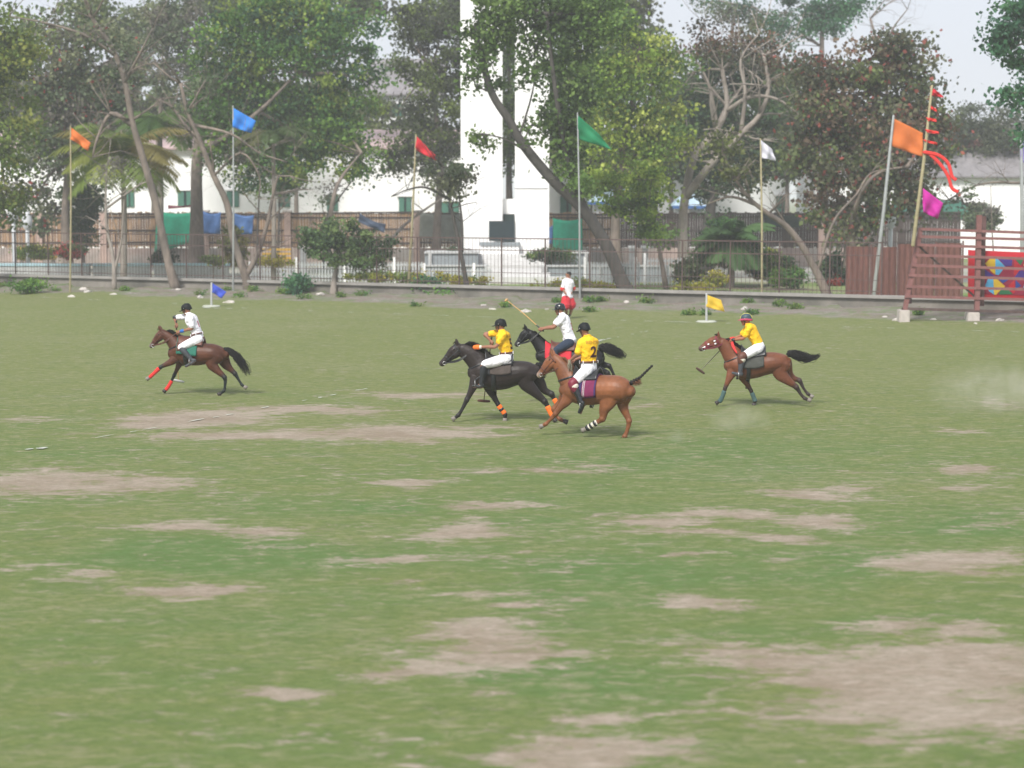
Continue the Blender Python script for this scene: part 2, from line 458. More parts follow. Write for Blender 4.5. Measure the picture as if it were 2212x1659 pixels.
# foot of the low kerb wall: one straight line on the ground
WA, WB = gnd(0, 287.5), gnd(900, 313.5)
WD = (WB - WA).normalized()
WN = Vector((WD.y, -WD.x, 0))                 # towards the camera
def wall_pt(px, off=0.0):
    """point of the wall line seen in column px (shifted off metres towards the field)"""
    A = WA + WN * off
    r = ray(px, 300)
    den = r.x * WD.y - r.y * WD.x
    t = (A.x * WD.y - A.y * WD.x) / den
    return Vector((r.x * t, r.y * t, 0))
def off_wall(x, y):
    return (x - WA.x) * WN.x + (y - WA.y) * WN.y
xs = np.concatenate([[-1500, -700, -250, -110, -70, -50], np.arange(-36, 36.01, 0.24), [50, 70, 110, 250, 700, 1500]])
ys = [-60, -10, 6, 10]
y_ = 12.0
while y_ < 102:
    ys.append(y_)
    y_ += max(0.12, y_ * y_ * 0.00020 + 0.05)
ys = np.concatenate([ys, [106, 112, 120, 130, 145, 170, 220, 320, 600, 1400, 2800]])
X, Y = np.meshgrid(xs, ys)
wx = X + 0.55 * fbm(X * 0.9, Y * 1.2, 3)
wy = Y + 0.8 * fbm(X * 0.7, Y * 0.9, 4)
bare = np.zeros_like(X)
lush = 0.35 * fbm(X * 0.22, Y * 0.16, 6)
for arr, lst in ((bare, PATCH), (lush, GREEN)):
    for p in lst:
        cx, cy, rx, ry, s = world_ell(p)
        d2 = ((wx - cx) / rx) ** 2 + ((wy - cy) / ry) ** 2
        v = s * np.exp(-d2 * 0.75)
        if arr is bare: arr[:] = np.maximum(arr, v)
        else: arr[:] = arr + v
lush = lush - 0.9 * np.clip((Y - 34) / 22, 0, 1)
bare = bare + 0.16 * fbm(X * 0.5, Y * 0.35, 9)
ow = off_wall(X, Y)
bank = np.clip((5.6 - ow + 1.6 * fbm(X * 0.35, Y * 0.5, 12)) / 3.0, 0, 1)
bank = np.where(ow < -1.0, 0.0, bank)
Z = np.where((ow > 0) & (ow < 8), 0.42 * np.clip((7 - ow) / 7, 0, 1) ** 1.5 * np.clip(0.75 + 0.35 * fbm(X * 0.9, Y * 0.9, 15), .3, 1.3), 0.0)
Z = np.where(ow <= 0, 0.15, Z)
me = bpy.data.meshes.new('field')
nx, ny = len(xs), len(ys)
V = np.stack([X.ravel(), Y.ravel(), Z.ravel()], 1)
ii = (np.arange(ny - 1)[:, None] * nx + np.arange(nx - 1)[None]).ravel()
Fq = np.stack([ii, ii + 1, ii + nx + 1, ii + nx], 1)
me.vertices.add(len(V)); me.vertices.foreach_set('co', V.ravel())
me.loops.add(Fq.size); me.loops.foreach_set('vertex_index', Fq.ravel())
me.polygons.add(len(Fq)); me.polygons.foreach_set('loop_start', np.arange(0, Fq.size, 4))
me.update()
me.validate()
set_col(me, np.stack([bare.ravel(), lush.ravel(), bank.ravel()], 1), 'soil')

def ground_mat():
    m = bpy.data.materials.new('turf')
    m.use_nodes = True
    n, l = m.node_tree.nodes, m.node_tree.links
    b = n['Principled BSDF']
    b.inputs['Roughness'].default_value = 0.95
    b.inputs['Specular IOR Level'].default_value = 0.15
    tc = n.new('ShaderNodeTexCoord')
    def noise(scale, st, det=5, rough=0.6, dist=0.0):
        mp = n.new('ShaderNodeMapping'); mp.inputs['Scale'].default_value = (*st, 1)
        l.new(tc.outputs['Object'], mp.inputs[0])
        z = n.new('ShaderNodeTexNoise'); z.inputs['Scale'].default_value = scale
        z.inputs['Detail'].default_value = det; z.inputs['Roughness'].default_value = rough
        z.inputs['Distortion'].default_value = dist
        l.new(mp.outputs[0], z.inputs['Vector'])
        return z.outputs['Fac']
    def mth(op, a_, b_, clamp=False):
        q = n.new('ShaderNodeMath'); q.operation = op; q.use_clamp = clamp
        for i, v in ((0, a_), (1, b_)):
            if v is None: continue
            if isinstance(v, (int, float)): q.inputs[i].default_value = v
            else: l.new(v, q.inputs[i])
        return q.outputs[0]
    def rng_(v, a0, a1, b0=0.0, b1=1.0):
        q = n.new('ShaderNodeMapRange')
        for i, c in enumerate((a0, a1, b0, b1)): q.inputs[i + 1].default_value = c
        l.new(v, q.inputs[0]); return q.outputs[0]
    def mixc(f, a_, b_, bt='MIX'):
        q = n.new('ShaderNodeMix'); q.data_type = 'RGBA'; q.blend_type = bt
        if isinstance(f, (int, float)): q.inputs[0].default_value = f
        else: l.new(f, q.inputs[0])
        for i, v in ((6, a_), (7, b_)):
            if isinstance(v, tuple): q.inputs[i].default_value = (*v, 1)
            else: l.new(v, q.inputs[i])
        return q.outputs[2]
    at = n.new('ShaderNodeAttribute'); at.attribute_name = 'soil'
    sp = n.new('ShaderNodeSeparateColor'); l.new(at.outputs['Color'], sp.inputs[0])
    bare_, lush_, bank_ = sp.outputs[0], sp.outputs[1], sp.outputs[2]
    n1 = noise(1.1, (0.55, 0.75), 7, 0.68, 0.4)
    n2 = noise(5.0, (0.55, 1.0), 7, 0.75, 0.6)
    n3 = noise(15, (0.45, 1.0), 5, 0.75, 0.4)
    n5 = noise(2.0, (0.50, 1.0), 7, 0.72, 0.8)
    n4 = noise(0.22, (0.7, 0.8), 4, 0.6)
    olive, green, dry = (0.158, 0.176, 0.062), (0.093, 0.156, 0.049), (0.232, 0.220, 0.130)
    lf = mth('ADD', mth('MULTIPLY', lush_, 0.75), mth('MULTIPLY', mth('SUBTRACT', n1, 0.5), 2.0), False)
    c = mixc(rng_(lf, -0.35, 0.75), olive, green)
    dryf = mth('ADD', mth('MULTIPLY', mth('SUBTRACT', n4, 0.5), 1.5), mth('MULTIPLY', mth('SUBTRACT', n2, 0.5), 1.5))
    c = mixc(rng_(dryf, -0.05, 0.7, 0, 0.75), c, dry)
    c = mixc(rng_(n3, 0.42, 0.62, 0.0, 0.8), c, (0.075, 0.115, 0.030))
    c = mixc(rng_(n2, 0.50, 0.70, 0.0, 0.62), c, (0.27, 0.24, 0.16))
    c = mixc(rng_(n5, 0.52, 0.66, 0.0, 0.6), c, (0.075, 0.12, 0.032))
    soil = mixc(rng_(n1, 0.38, 0.62), (0.245, 0.192, 0.148), (0.330, 0.278, 0.230))
    soil = mixc(rng_(n3, 0.42, 0.66, 0, 0.7), soil, (0.155, 0.14, 0.09))
    soil = mixc(rng_(n2, 0.54, 0.70, 0, 0.6), soil, (0.40, 0.345, 0.295))
    bf = mth('ADD', bare_, mth('ADD', mth('MULTIPLY', mth('SUBTRACT', n1, 0.5), 0.9), mth('MULTIPLY', mth('SUBTRACT', n2, 0.5), 1.9)))
    bf = mth('ADD', bf, mth('ADD', mth('MULTIPLY', mth('SUBTRACT', n5, 0.5), 1.9), mth('MULTIPLY', mth('SUBTRACT', n3, 0.5), 1.6)))
    c = mixc(rng_(bf, 0.26, 0.66, 0, 0.97), c, soil)
    grit = mixc(rng_(n1, 0.40, 0.60), (0.185, 0.145, 0.125), (0.225, 0.205, 0.185))
    grit = mixc(rng_(n3, 0.45, 0.62, 0, 0.8), grit, (0.13, 0.115, 0.095))
    grit = mixc(rng_(n2, 0.58, 0.68, 0, 0.9), grit, (0.42, 0.41, 0.39))
    grit = mixc(rng_(n5, 0.50, 0.58, 0, 0.85), grit, (0.10, 0.16, 0.05))
    kf = mth('ADD', bank_, mth('MULTIPLY', mth('SUBTRACT', n1, 0.5), 1.3))
    c = mixc(rng_(kf, 0.4, 0.6), c, grit)
    l.new(c, b.inputs['Base Color'])
    bp = n.new('ShaderNodeBump'); bp.inputs['Strength'].default_value = 0.5; bp.inputs['Distance'].default_value = 0.05
    l.new(mth('ADD', n2, mth('MULTIPLY', n3, 0.6)), bp.inputs['Height'])
    l.new(bp.outputs[0], b.inputs['Normal'])
    return m
field = link('ground', me, ground_mat(), smooth=True)
tag(field, kind='structure')

# chalk marks lying on the turf: broken runs of irregular flat dabs
def chalk_run(pts_px, width, name='chalk_line', dens=0.75, seed=1, seg=0.5):
    r = random.Random(seed)
    mb = MB()
    P = [gnd(x, y) for x, y in pts_px]
    for a_, b_ in zip(P[:-1], P[1:]):
        L_ = (b_ - a_).length
        d = (b_ - a_).normalized()
        nn = Vector((-d.y, d.x, 0))
        t = 0
        while t < L_:
            s_ = r.uniform(0.2, 1.0) * seg
            if r.random() < dens * (0.5 + 0.5 * sin(t * 0.7 + seed) ** 2):
                c = a_ + d * t + nn * r.uniform(-0.4, 0.4) * width
                k = 9
                hx, hy = s_ * r.uniform(0.3, 0.9), width * r.uniform(0.2, 0.55)
                base = len(mb.v)
                zz = 0.02 + 0.24 * max(0, min(1, (7 - off_wall(c.x, c.y)) / 7))
                vs = [c + d * hx * cos(2 * pi * j / k) * r.uniform(0.6, 1.2) + nn * hy * sin(2 * pi * j / k) * r.uniform(0.6, 1.2) + Vector((0, 0, zz)) for j in range(k)]
                mb.add(vs, [tuple(range(k))])
            t += s_ * r.uniform(0.6, 1.6)
    o = mb.build(name, M['chalk'])
    return tag(o, kind='structure')
chalk_run([(-10, 296), (60, 298.5), (200, 305), (253, 309), (480, 317), (706, 323), (1040, 333)], 0.16, dens=0.33, seed=3)
chalk_run([(205, 308), (232, 309)], 0.35, dens=1.3, seed=5, seg=0.4)
chalk_run([(98, 438), (170, 426), (268, 407.5), (320, 398)], 0.10, dens=0.45, seed=9)
chalk_run([(320, 398), (398, 383)], 0.12, dens=0.3, seed=10)
chalk_run([(30, 450), (60, 446)], 0.22, dens=1.1, seed=14)
chalk_run([(590, 343), (650, 331)], 0.14, dens=0.4, seed=17)

# ================================================================== KERB WALL AND IRON FENCE
zb = 0.15
mb = MB()
for a_, b_ in ((-160, 903), (903, 1250)):
    p0, p1 = wall_pt(a_), wall_pt(b_)
    mid = (p0 + p1) / 2
    L_ = (p1 - p0).length
    rz = math.atan2(WD.y, WD.x)
    mb.box(mid + Vector((0, 0, 0.22)) - WN * 0.12, (L_, 0.24, 0.44 + 0.3), rz)
kw = mb.build('low_wall', M['concrete'], org=wall_pt(512))
tag(kw, 'long low grey concrete wall under the iron fence behind the field', 'wall')
p0, p1 = wall_pt(-160, 0.04), wall_pt(1250, 0.04)
cp = MB().box((p0 + p1) / 2 - WN * 0.15 + Vector((0, 0, 0.655)), ((p1 - p0).length, 0.5, 0.12), math.atan2(WD.y, WD.x)).build('coping', M['coping'], kw)
fb = empty('fence', wall_pt(400) - WN * 0.15 + Vector((0, 0, 0.71)))
tag(fb, 'long dark rusty iron railing standing on the low concrete wall', 'fence')
FX0, FX1 = -140, 880
f0, f1 = wall_pt(FX0) - WN * 0.15, wall_pt(FX1) - WN * 0.15
FL = (f1 - f0).length
nseg = 26
for k in range(nseg + 1):
    p = f0 + WD * FL * k / nseg
    MB().box(p + Vector((0, 0, 1.79)), (0.055, 0.055, 2.2), math.atan2(WD.y, WD.x)).build('post', M['fence_iron'], fb)
for k in range(nseg):
    a_, b_ = f0 + WD * (FL * k / nseg + 0.04), f0 + WD * (FL * (k + 1) / nseg - 0.04)
    mb = MB()
    for z, th in ((0.86, 0.035), (1.32, 0.022), (2.33, 0.04), (2.86, 0.05)):
        mb.bar(a_ + Vector((0, 0, z)), b_ + Vector((0, 0, z)), 0.035, th)
    q = 0.08
    while q < (b_ - a_).length:
        c = a_ + WD * q
        mb.box(c + Vector((0, 0, 1.79)), (0.016, 0.016, 2.16), 0)
        q += 0.19
    mb.build('railing_panel', M['fence_iron'], fb)

# stones and rubble of the bank
st0 = None
for k in range(26):
    px, off = rng.uniform(-5, 1000), rng.uniform(0.8, 6.5)
    p = wall_pt(px, off)
    s_ = rng.uniform(0.06, 0.17)
    mb = MB()
    vs, fs = etube([(-s_ * 1.2, 0, 0), (0, 0, 0), (s_ * 1.2, 0, 0)], [s_ * .5, s_ * .75, s_ * .45], n=7)
    vs = [Vector(v) * 1.0 + Vector((rng.uniform(-1, 1), rng.uniform(-1, 1), rng.uniform(-1, 1))) * s_ * 0.16 for v in vs]
    R_ = Matrix.Rotation(rng.uniform(0, 3), 3, 'Z')
    zg = 0.32 * max(0, (7 - off) / 7) ** 1.5
    vs = [R_ @ v + p + Vector((0, 0, zg)) for v in vs]
    o = mb.add(vs, fs).build('stone', M['stone'], org=p)
    tag(o, 'pale stone lying on the rubbly bank below the low wall', 'stone', 'stones on the bank')

# ================================================================== LEAVES AND TREES
def leaf_mesh(name, centers, cols, size, aspect=0.5, droop=0.0, jitter=0.25):
    """centres (n x 3) -> one rhombic leaf each"""
    n = len(centers)
    r = NR
    d = r.normal(size=(n, 3)); d[:, 2] -= droop
    d /= np.linalg.norm(d, axis=1)[:, None]
    e = np.cross(d, r.normal(size=(n, 3)))
    e /= np.linalg.norm(e, axis=1)[:, None] + 1e-9
    s = size * r.uniform(0.6, 1.35, n)[:, None]
    c = np.asarray(centers)
    V = np.stack([c - d * s * 0.5, c + e * s * aspect * 0.5, c + d * s * 0.5, c - e * s * aspect * 0.5], 1).reshape(-1, 3)
    me = bpy.data.meshes.new(name)
    me.vertices.add(4 * n); me.vertices.foreach_set('co', V.ravel())
    me.loops.add(4 * n); me.loops.foreach_set('vertex_index', np.arange(4 * n))
    me.polygons.add(n); me.polygons.foreach_set('loop_start', np.arange(0, 4 * n, 4))
    me.update(); me.validate()
    cc = np.repeat(np.asarray(cols) * r.uniform(1 - jitter, 1 + jitter, (n, 1)), 4, axis=0)
    set_col(me, np.clip(cc, 0, 1))
    return me
def clumps(c, r3, ncl, per, rc, pal, weights=None, hollow=0.25):
    """leaf positions: clumps spread through an ellipsoid"""
    P, Q, CC = [], [], []
    for k in range(ncl):
        while True:
            v = NR.uniform(-1, 1, 3)
            m = np.linalg.norm(v)
            if hollow < m < 1: break
        cc = np.array(c) + v * np.array(r3)
        CC.append(cc)
        col = np.array(pal[NR.choice(len(pal), p=weights)]) * NR.uniform(0.75, 1.3)
        rr = rc * NR.uniform(0.6, 1.4)
        nn = int(per * NR.uniform(0.5, 1.4))
        g = NR.normal(size=(nn, 3)) * np.array([rr, rr, rr * 0.62]) * 0.62
        P.append(cc + g)
        Q.append(np.tile(col, (nn, 1)))
    return np.vstack(P), np.vstack(Q), CC
def branch_to(mb, a_, b_, r0, sag=0.1, n=5):
    a_, b_ = Vector(a_), Vector(b_)
    d = (b_ - a_)
    mid = a_ + d * 0.5 + Vector((rng.uniform(-1, 1), rng.uniform(-1, 1), rng.uniform(-0.2, 1))) * d.length * sag
    mb.tube([a_, mid, b_], [r0, r0 * 0.6, r0 * 0.2], n=n)
def twigs(mb, p, d, ln, r, depth, spread=0.6, curl=(0, 0, 0)):
    """recursive bare twigs"""
    p = Vector(p); d = Vector(d).normalized()
    pts_, rs_ = [p], [r]
    q = p
    for k in range(3):
        d = (d + Vector((rng.gauss(0, 1), rng.gauss(0, 0.7), rng.gauss(0, 1))) * 0.14 + Vector(curl) * 0.12).normalized()
        q = q + d * ln / 3
        pts_.append(q); rs_.append(r * (1 - 0.2 * (k + 1)))
    mb.tube(pts_, rs_, n=5 if r > 0.03 else 3, cap=False)
    if depth > 0:
        for k in range(rng.choice((2, 3, 3))):
            t = rng.choice((1, 2, 3, 3))
            dd = (d + Vector((rng.gauss(0, 1), rng.gauss(0, 0.8), rng.gauss(0, 1))) * spread).normalized()
            twigs(mb, pts_[t], dd, ln * rng.uniform(0.55, 0.85), rs_[t] * 0.62, depth - 1, spread, curl)
def tree(name, label, Y, trunk, rad, blobs, pal, leaf=0.22, dens=1.0, rc=0.75, bark='bark', weights=None, group=None,
         limbs=(), depth=0.8, droop=0.2, cat='tree', bare=0, twig_len=1.6, aspect=0.8, spread=0.6, curl=(0, 0, 0), crown='crown', nb=1.0, speck=None):
    """trunk: [(x, y)] on the 2212 enlargement, blobs: (x, y, rx, ry[, density]); everything stands around distance Y"""
    s = Y / F * K                                # metres per enlargement pixel
    P = [Dp(x, y, Y) for x, y in trunk]
    base = Vector((P[0].x, P[0].y, 0.05))
    P[0].z = min(P[0].z, 0.1)
    root = empty(name, base)
    tag(root, label, cat, group)
    mb = MB()
    rs = [rad * (1.25 if i == 0 else 1 - 0.65 * i / (len(P) - 1)) for i in range(len(P))]
    mb.tube(P, rs, n=9, cap=False) if len(P) < 3 else mb.add(*etube(P, rs, n=9, cap=False, sub=4))
    ends = list(P[max(1, len(P) // 2):])
    for lb in limbs:
        r0 = lb[0]
        Q = [Dp(x, y, Y + dy) for x, y, dy in lb[1]]
        mb.add(*etube(Q, [r0 * (1 - 0.7 * i / (len(Q) - 1)) for i in range(len(Q))], n=7, cap=False, sub=4))
        ends += Q[1:]
        if bare:
            for q in Q[1:]:
                for k in range(2):
                    twigs(mb, q, (rng.uniform(-1, 1), rng.uniform(-.6, .6), rng.uniform(0, 1)), twig_len, r0 * 0.3, bare, spread, curl)
    if bare:
        for q in P[len(P) // 2:]:
            for k in range(2):
                twigs(mb, q, (rng.uniform(-1, 1), rng.uniform(-.6, .6), rng.uniform(0.1, 1)), twig_len, rad * 0.3, bare, spread, curl)
    LP, LC = [], []
    for b_ in blobs:
        x, y, rx, ry = b_[:4]
        dn = (b_[4] if len(b_) > 4 else 1.0) * dens
        c = Dp(x, y, Y)
        r3 = (rx * s, max(0.8, min(rx, ry) * s * depth), ry * s)
        area = rx * ry * s * s
        ncl = max(3, int(area * 4.4 * dn / (rc * rc)))
        p, q, cc = clumps(c, r3, ncl, 105, rc, pal, weights)
        LP.append(p); LC.append(q)
        e = min(ends, key=lambda e_: (e_ - c).length)
        branch_to(mb, e, c, min(rad * 0.45, 0.05 + 0.02 * (e - c).length))
        for k in cc[::max(1, int(len(cc) / (6 * nb + 0.01)))]:
            branch_to(mb, c if rng.random() < 0.6 else e, k, 0.035, 0.15, 4)
    mb.build('trunk', M[bark], root, smooth=True)
    if LP:
        LP, LC = np.vstack(LP), np.vstack(LC)
        if speck:
            mk = NR.uniform(size=len(LC)) < speck[1]
            LC[mk] = np.array(speck[0])
        keep = LP[:, 2] > 0.1
        link(crown, leaf_mesh(name + '_leaves', LP[keep], LC[keep], leaf, aspect, droop), M['leaf'], root)
    return root

G_RICH = [(0.068, 0.156, 0.043), (0.093, 0.201, 0.04), (0.14, 0.256, 0.043), (0.048, 0.114, 0.053), (0.22, 0.293, 0.058)]
G_OLIVE = [(0.122, 0.189, 0.042), (0.172, 0.239, 0.052), (0.086, 0.125, 0.038), (0.248, 0.275, 0.061)]
G_GREY = [(0.135, 0.182, 0.099), (0.099, 0.134, 0.075), (0.204, 0.227, 0.131), (0.166, 0.156, 0.132)]
G_YELLOW = [(0.211, 0.32, 0.048), (0.29, 0.384, 0.058), (0.145, 0.239, 0.043), (0.092, 0.159, 0.045), (0.37, 0.424, 0.099)]
G_DARK = [(0.032, 0.07, 0.035), (0.047, 0.093, 0.041), (0.026, 0.049, 0.029), (0.074, 0.124, 0.05)]
G_TEAL = [(0.056, 0.155, 0.077), (0.077, 0.196, 0.084), (0.043, 0.112, 0.064)]
G_BOTTLE = [(0.116, 0.139, 0.069), (0.151, 0.154, 0.091), (0.091, 0.104, 0.068), (0.141, 0.183, 0.066), (0.162, 0.119, 0.081)]
G_PALM = [(0.10, 0.15, 0.03), (0.16, 0.20, 0.04), (0.20, 0.18, 0.05)]

tree('tree', 'olive green leafy tree cut by the left edge of the picture', 97, [(-40, 600), (-35, 420), (-20, 250), (0, 120)], 0.28,
     [(5, 140, 80, 90), (25, 290, 60, 110), (-15, 440, 60, 80), (10, 60, 60, 50, .7), (15, 430, 30, 40, .8)], G_OLIVE, dens=1.0)
tree('tree', 'dull grey green tree with reddish tips above the orange pennant at far left', 113, [(150, 592), (140, 480), (150, 330), (170, 180)], 0.3,
     [(150, 130, 110, 80, .9), (215, 260, 80, 110, 1.1), (110, 330, 80, 100, .8), (70, 440, 50, 70, .7), (250, 120, 60, 70, .8), (120, 230, 90, 70, 1)], G_GREY, leaf=0.24, speck=((0.35, 0.07, 0.06), .03))
tree('shrub', 'dark green column shaped shrub climbing by the lath wall at left', 118, [(180, 590), (180, 520), (178, 440)], 0.12,
     [(178, 430, 34, 52, 1.6), (172, 500, 26, 40, 1.3)], G_DARK, leaf=0.2, cat='shrub', rc=0.5)
tree('tree', 'large rich green tree with a thick straight grey trunk left of the tower', 109, [(424, 590), (425, 470), (427, 330), (455, 200), (520, 90)], 0.45,
     [(560, 60, 130, 80), (640, 160, 150, 110), (720, 90, 110, 80), (500, 160, 90, 90), (640, 290, 140, 80), (720, 260, 90, 80), (540, 300, 90, 70), (760, 345, 60, 45), (600, 365, 120, 45, .9), (660, 30, 130, 50), (450, 260, 60, 60, .8), (800, 180, 45, 60, .6), (480, 330, 60, 30, .6)],
     G_RICH, dens=.9, limbs=[(0.22, [(425, 330, 0), (480, 300, -1), (560, 240, -2), (640, 160, -1)]), (0.16, [(700, 560, -4), (720, 430, -4), (740, 380, -3), (780, 330, -2)])])
tree('tree', 'thin grey leaved tree with sky showing through behind the big green tree', 128, [(330, 560), (335, 400), (350, 200), (370, 60)], 0.22,
     [(330, 40, 60, 60, .6), (400, 90, 70, 70, .6), (360, 150, 60, 60, .55), (430, 30, 50, 40, .6), (300, 110, 30, 60, .4)], G_GREY, leaf=0.22, rc=0.6)
tree('tree', 'bare leaning grey trunk rising past the palm at left', 93, [(381, 628), (362, 560), (334, 430), (305, 330), (285, 260), (268, 170), (240, 100), (200, 40), (180, -10)], 0.22,
     [(215, 80, 80, 50, .35), (170, 30, 60, 30, .3), (260, 150, 60, 40, .3), (120, 60, 60, 30, .25)], G_GREY, bark='bark', bare=2, twig_len=2.0, leaf=0.2,
     limbs=[(0.13, [(285, 270, 0), (240, 245, 0), (210, 300, 0), (200, 340, 0)]), (0.09, [(268, 180, 0), (300, 120, -1), (330, 60, -1)]), (0.09, [(250, 120, 0), (180, 75, -1), (100, 50, -1), (20, 35, -1)])])
tree('tree', 'thin double stemmed grey tree in front of the fence at far left', 93, [(247, 622), (245, 560), (232, 500), (228, 440), (230, 370)], 0.11,
     [(225, 360, 40, 30, .3)], G_GREY, bark='bark_pale', bare=1, leaf=0.18, limbs=[(0.08, [(246, 590, 0), (262, 520, 0), (268, 430, 0)]), (0.06, [(230, 450, 0), (300, 400, 0), (330, 390, 0)])])
tree('tree', 'forked bare grey tree splitting near the ground beside the blue tarps', 92, [(538, 630), (528, 590), (505, 520), (490, 440), (462, 380), (430, 300), (405, 240), (390, 180)], 0.22,
     [(420, 200, 60, 40, .25), (520, 330, 50, 30, .25)], G_GREY, bare=3, twig_len=1.8,
     limbs=[(0.15, [(530, 600, 0), (558, 545, 0), (578, 480, 0), (590, 420, 0), (600, 380, 0)]), (0.12, [(440, 320, 0), (400, 270, 1), (370, 230, 1), (340, 215, 1)]),
            (0.08, [(420, 270, 0), (500, 290, -1), (560, 330, -1), (620, 350, -1)]), (0.07, [(462, 380, 0), (520, 330, -1), (560, 380, -1), (558, 430, -1)])])
tree('tree', 'grey green tree with olive top left of the white tower behind it', 119, [(940, 590), (945, 480), (950, 330), (930, 150)], 0.32,
     [(930, 120, 80, 90, .9), (960, 250, 70, 90, 1), (890, 330, 65, 70, .9), (950, 50, 90, 50, .8), (965, 350, 40, 60, 1), (1000, 150, 40, 80, .8), (880, 40, 50, 40, .5), (865, 230, 30, 40, .6)], [(0.075, 0.095, 0.05), (0.10, 0.14, 0.045), (0.06, 0.07, 0.05), (0.15, 0.2, 0.05)])
tree('tree', 'green tree seen through the slot between the two white pylons', 128, [(1105, 560), (1100, 420), (1100, 250), (1100, 80)], 0.3,
     [(1100, 60, 60, 70, 1.3), (1100, 180, 60, 80, 1.3), (1100, 300, 60, 80, 1.3)], [(0.10, 0.16, 0.04), (0.07, 0.11, 0.04), (0.14, 0.2, 0.05)])
tree('tree', 'slim dark forked tree in front of the left pylon of the tower', 89, [(1012, 640), (1000, 570), (988, 510), (975, 450), (965, 400), (955, 360)], 0.12,
     [(955, 375, 50, 35, .55), (985, 395, 40, 25, .4)], G_GREY, bark='bark_dark', bare=1, leaf=0.2, rc=0.5, twig_len=1.4,
     limbs=[(0.09, [(998, 545, 0), (998, 480, 0), (990, 410, 0)]), (0.07, [(970, 430, 0), (920, 405, -.5), (880, 410, -.5), (845, 425, -.5)])])
tree('tree', 'tall leaning dark trunk with light green leaves right of the white tower', 86.5, [(1360, 645), (1340, 600), (1310, 530), (1262, 455), (1195, 390), (1130, 312), (1100, 260), (1062, 200), (1040, 120), (1025, 60)], 0.34,
     [(1045, 130, 40, 90, .55), (1150, 120, 34, 110, .38), (1148, 270, 34, 70, .3), (1055, 290, 35, 60, .3), (1070, 60, 50, 50, .7), (1120, 10, 70, 25, 1.1), (1150, 50, 40, 35, .6), (1030, 190, 30, 50, .4), (1230, 90, 70, 90, 1.1), (1235, 220, 55, 100, 1.1), (1220, 340, 45, 60, 1), (1190, 20, 90, 35, .9), (1290, 40, 60, 50, .8), (1040, 30, 50, 40, .45), (1240, 400, 40, 30, .6)],
     [(0.11, 0.19, 0.045), (0.085, 0.15, 0.04), (0.15, 0.23, 0.06), (0.06, 0.10, 0.035)], leaf=0.2, rc=0.6, bark='bark_dark', nb=0.5,
     limbs=[(0.2, [(1285, 490, 0), (1255, 430, 0), (1225, 340, 0), (1205, 230, -1), (1190, 120, -1), (1180, 30, -1)]), (0.06, [(1150, 335, 0), (1090, 300, -.5), (1040, 290, -.5)]), (0.06, [(1120, 300, 0), (1150, 200, 0), (1165, 90, 0)])])
tree('tree', 'bright yellow green leafy tree above the green flag', 101, [(1335, 590), (1330, 480), (1345, 350), (1370, 200), (1380, 100)], 0.3,
     [(1340, 120, 90, 60), (1380, 215, 100, 80), (1330, 300, 70, 70), (1425, 300, 60, 80), (1300, 180, 50, 70, .9), (1440, 130, 50, 60), (1395, 430, 55, 70, .9), (1300, 400, 60, 40, .7), (1420, 490, 30, 45, .6), (1320, 60, 60, 40, .8)], G_YELLOW, dens=0.95)
tree('tree', 'dark ivy covered tree behind the bare grey branches', 116, [(1525, 570), (1535, 450), (1560, 330), (1590, 220)], 0.4,
     [(1545, 240, 65, 80, 1.3), (1590, 330, 70, 90, 1.4), (1640, 220, 55, 110, 1.2), (1560, 150, 80, 50, 1), (1535, 390, 40, 60, 1.3), (1660, 330, 35, 60, 1), (1480, 230, 40, 60, 1)], G_DARK, dens=1.1, bark='bark_dark')
tree('tree', 'bare arching grey branched tree with brownish haze of twigs near the white flag', 103, [(1478, 590), (1475, 500), (1480, 425), (1500, 340), (1545, 285), (1570, 230), (1560, 150)], 0.3,
     [(1570, 85, 110, 40, .55), (1640, 100, 70, 40, .6), (1520, 110, 60, 40, .5), (1660, 170, 50, 60, .3)], [(0.13, 0.12, 0.075), (0.11, 0.13, 0.06), (0.17, 0.10, 0.07), (0.10, 0.10, 0.08)], bark='bark_pale', bare=3, twig_len=2.4, leaf=0.18,
     limbs=[(0.24, [(1482, 425, 0), (1540, 350, -1), (1600, 290, -1), (1640, 250, -1), (1660, 190, -1), (1650, 120, -1)]), (0.14, [(1570, 240, 0), (1620, 210, -1), (1680, 215, -1), (1740, 260, -1)]),
            (0.13, [(1600, 290, -1), (1610, 200, -1), (1600, 130, -1), (1640, 70, -1)]), (0.12, [(1550, 280, 0), (1530, 180, 0), (1490, 110, 0)])])
tree('tree', 'leaning dark grey trunk with sparse leaves beside the bamboo pole of the white flag', 88, [(1790, 645), (1765, 590), (1735, 535), (1700, 490), (1660, 462), (1620, 430), (1590, 390)], 0.2,
     [(1620, 370, 60, 40, .45), (1570, 350, 50, 40, .35), (1560, 330, 40, 50, .3)], [(0.12, 0.15, 0.05), (0.09, 0.10, 0.05), (0.17, 0.2, 0.06)], bare=2, twig_len=1.3, leaf=0.2,
     limbs=[(0.09, [(1640, 445, 0), (1580, 425, 0), (1530, 440, 0)]), (0.08, [(1765, 590, 0), (1800, 480, 0), (1850, 420, 0), (1880, 375, 0), (1930, 365, 0)])])
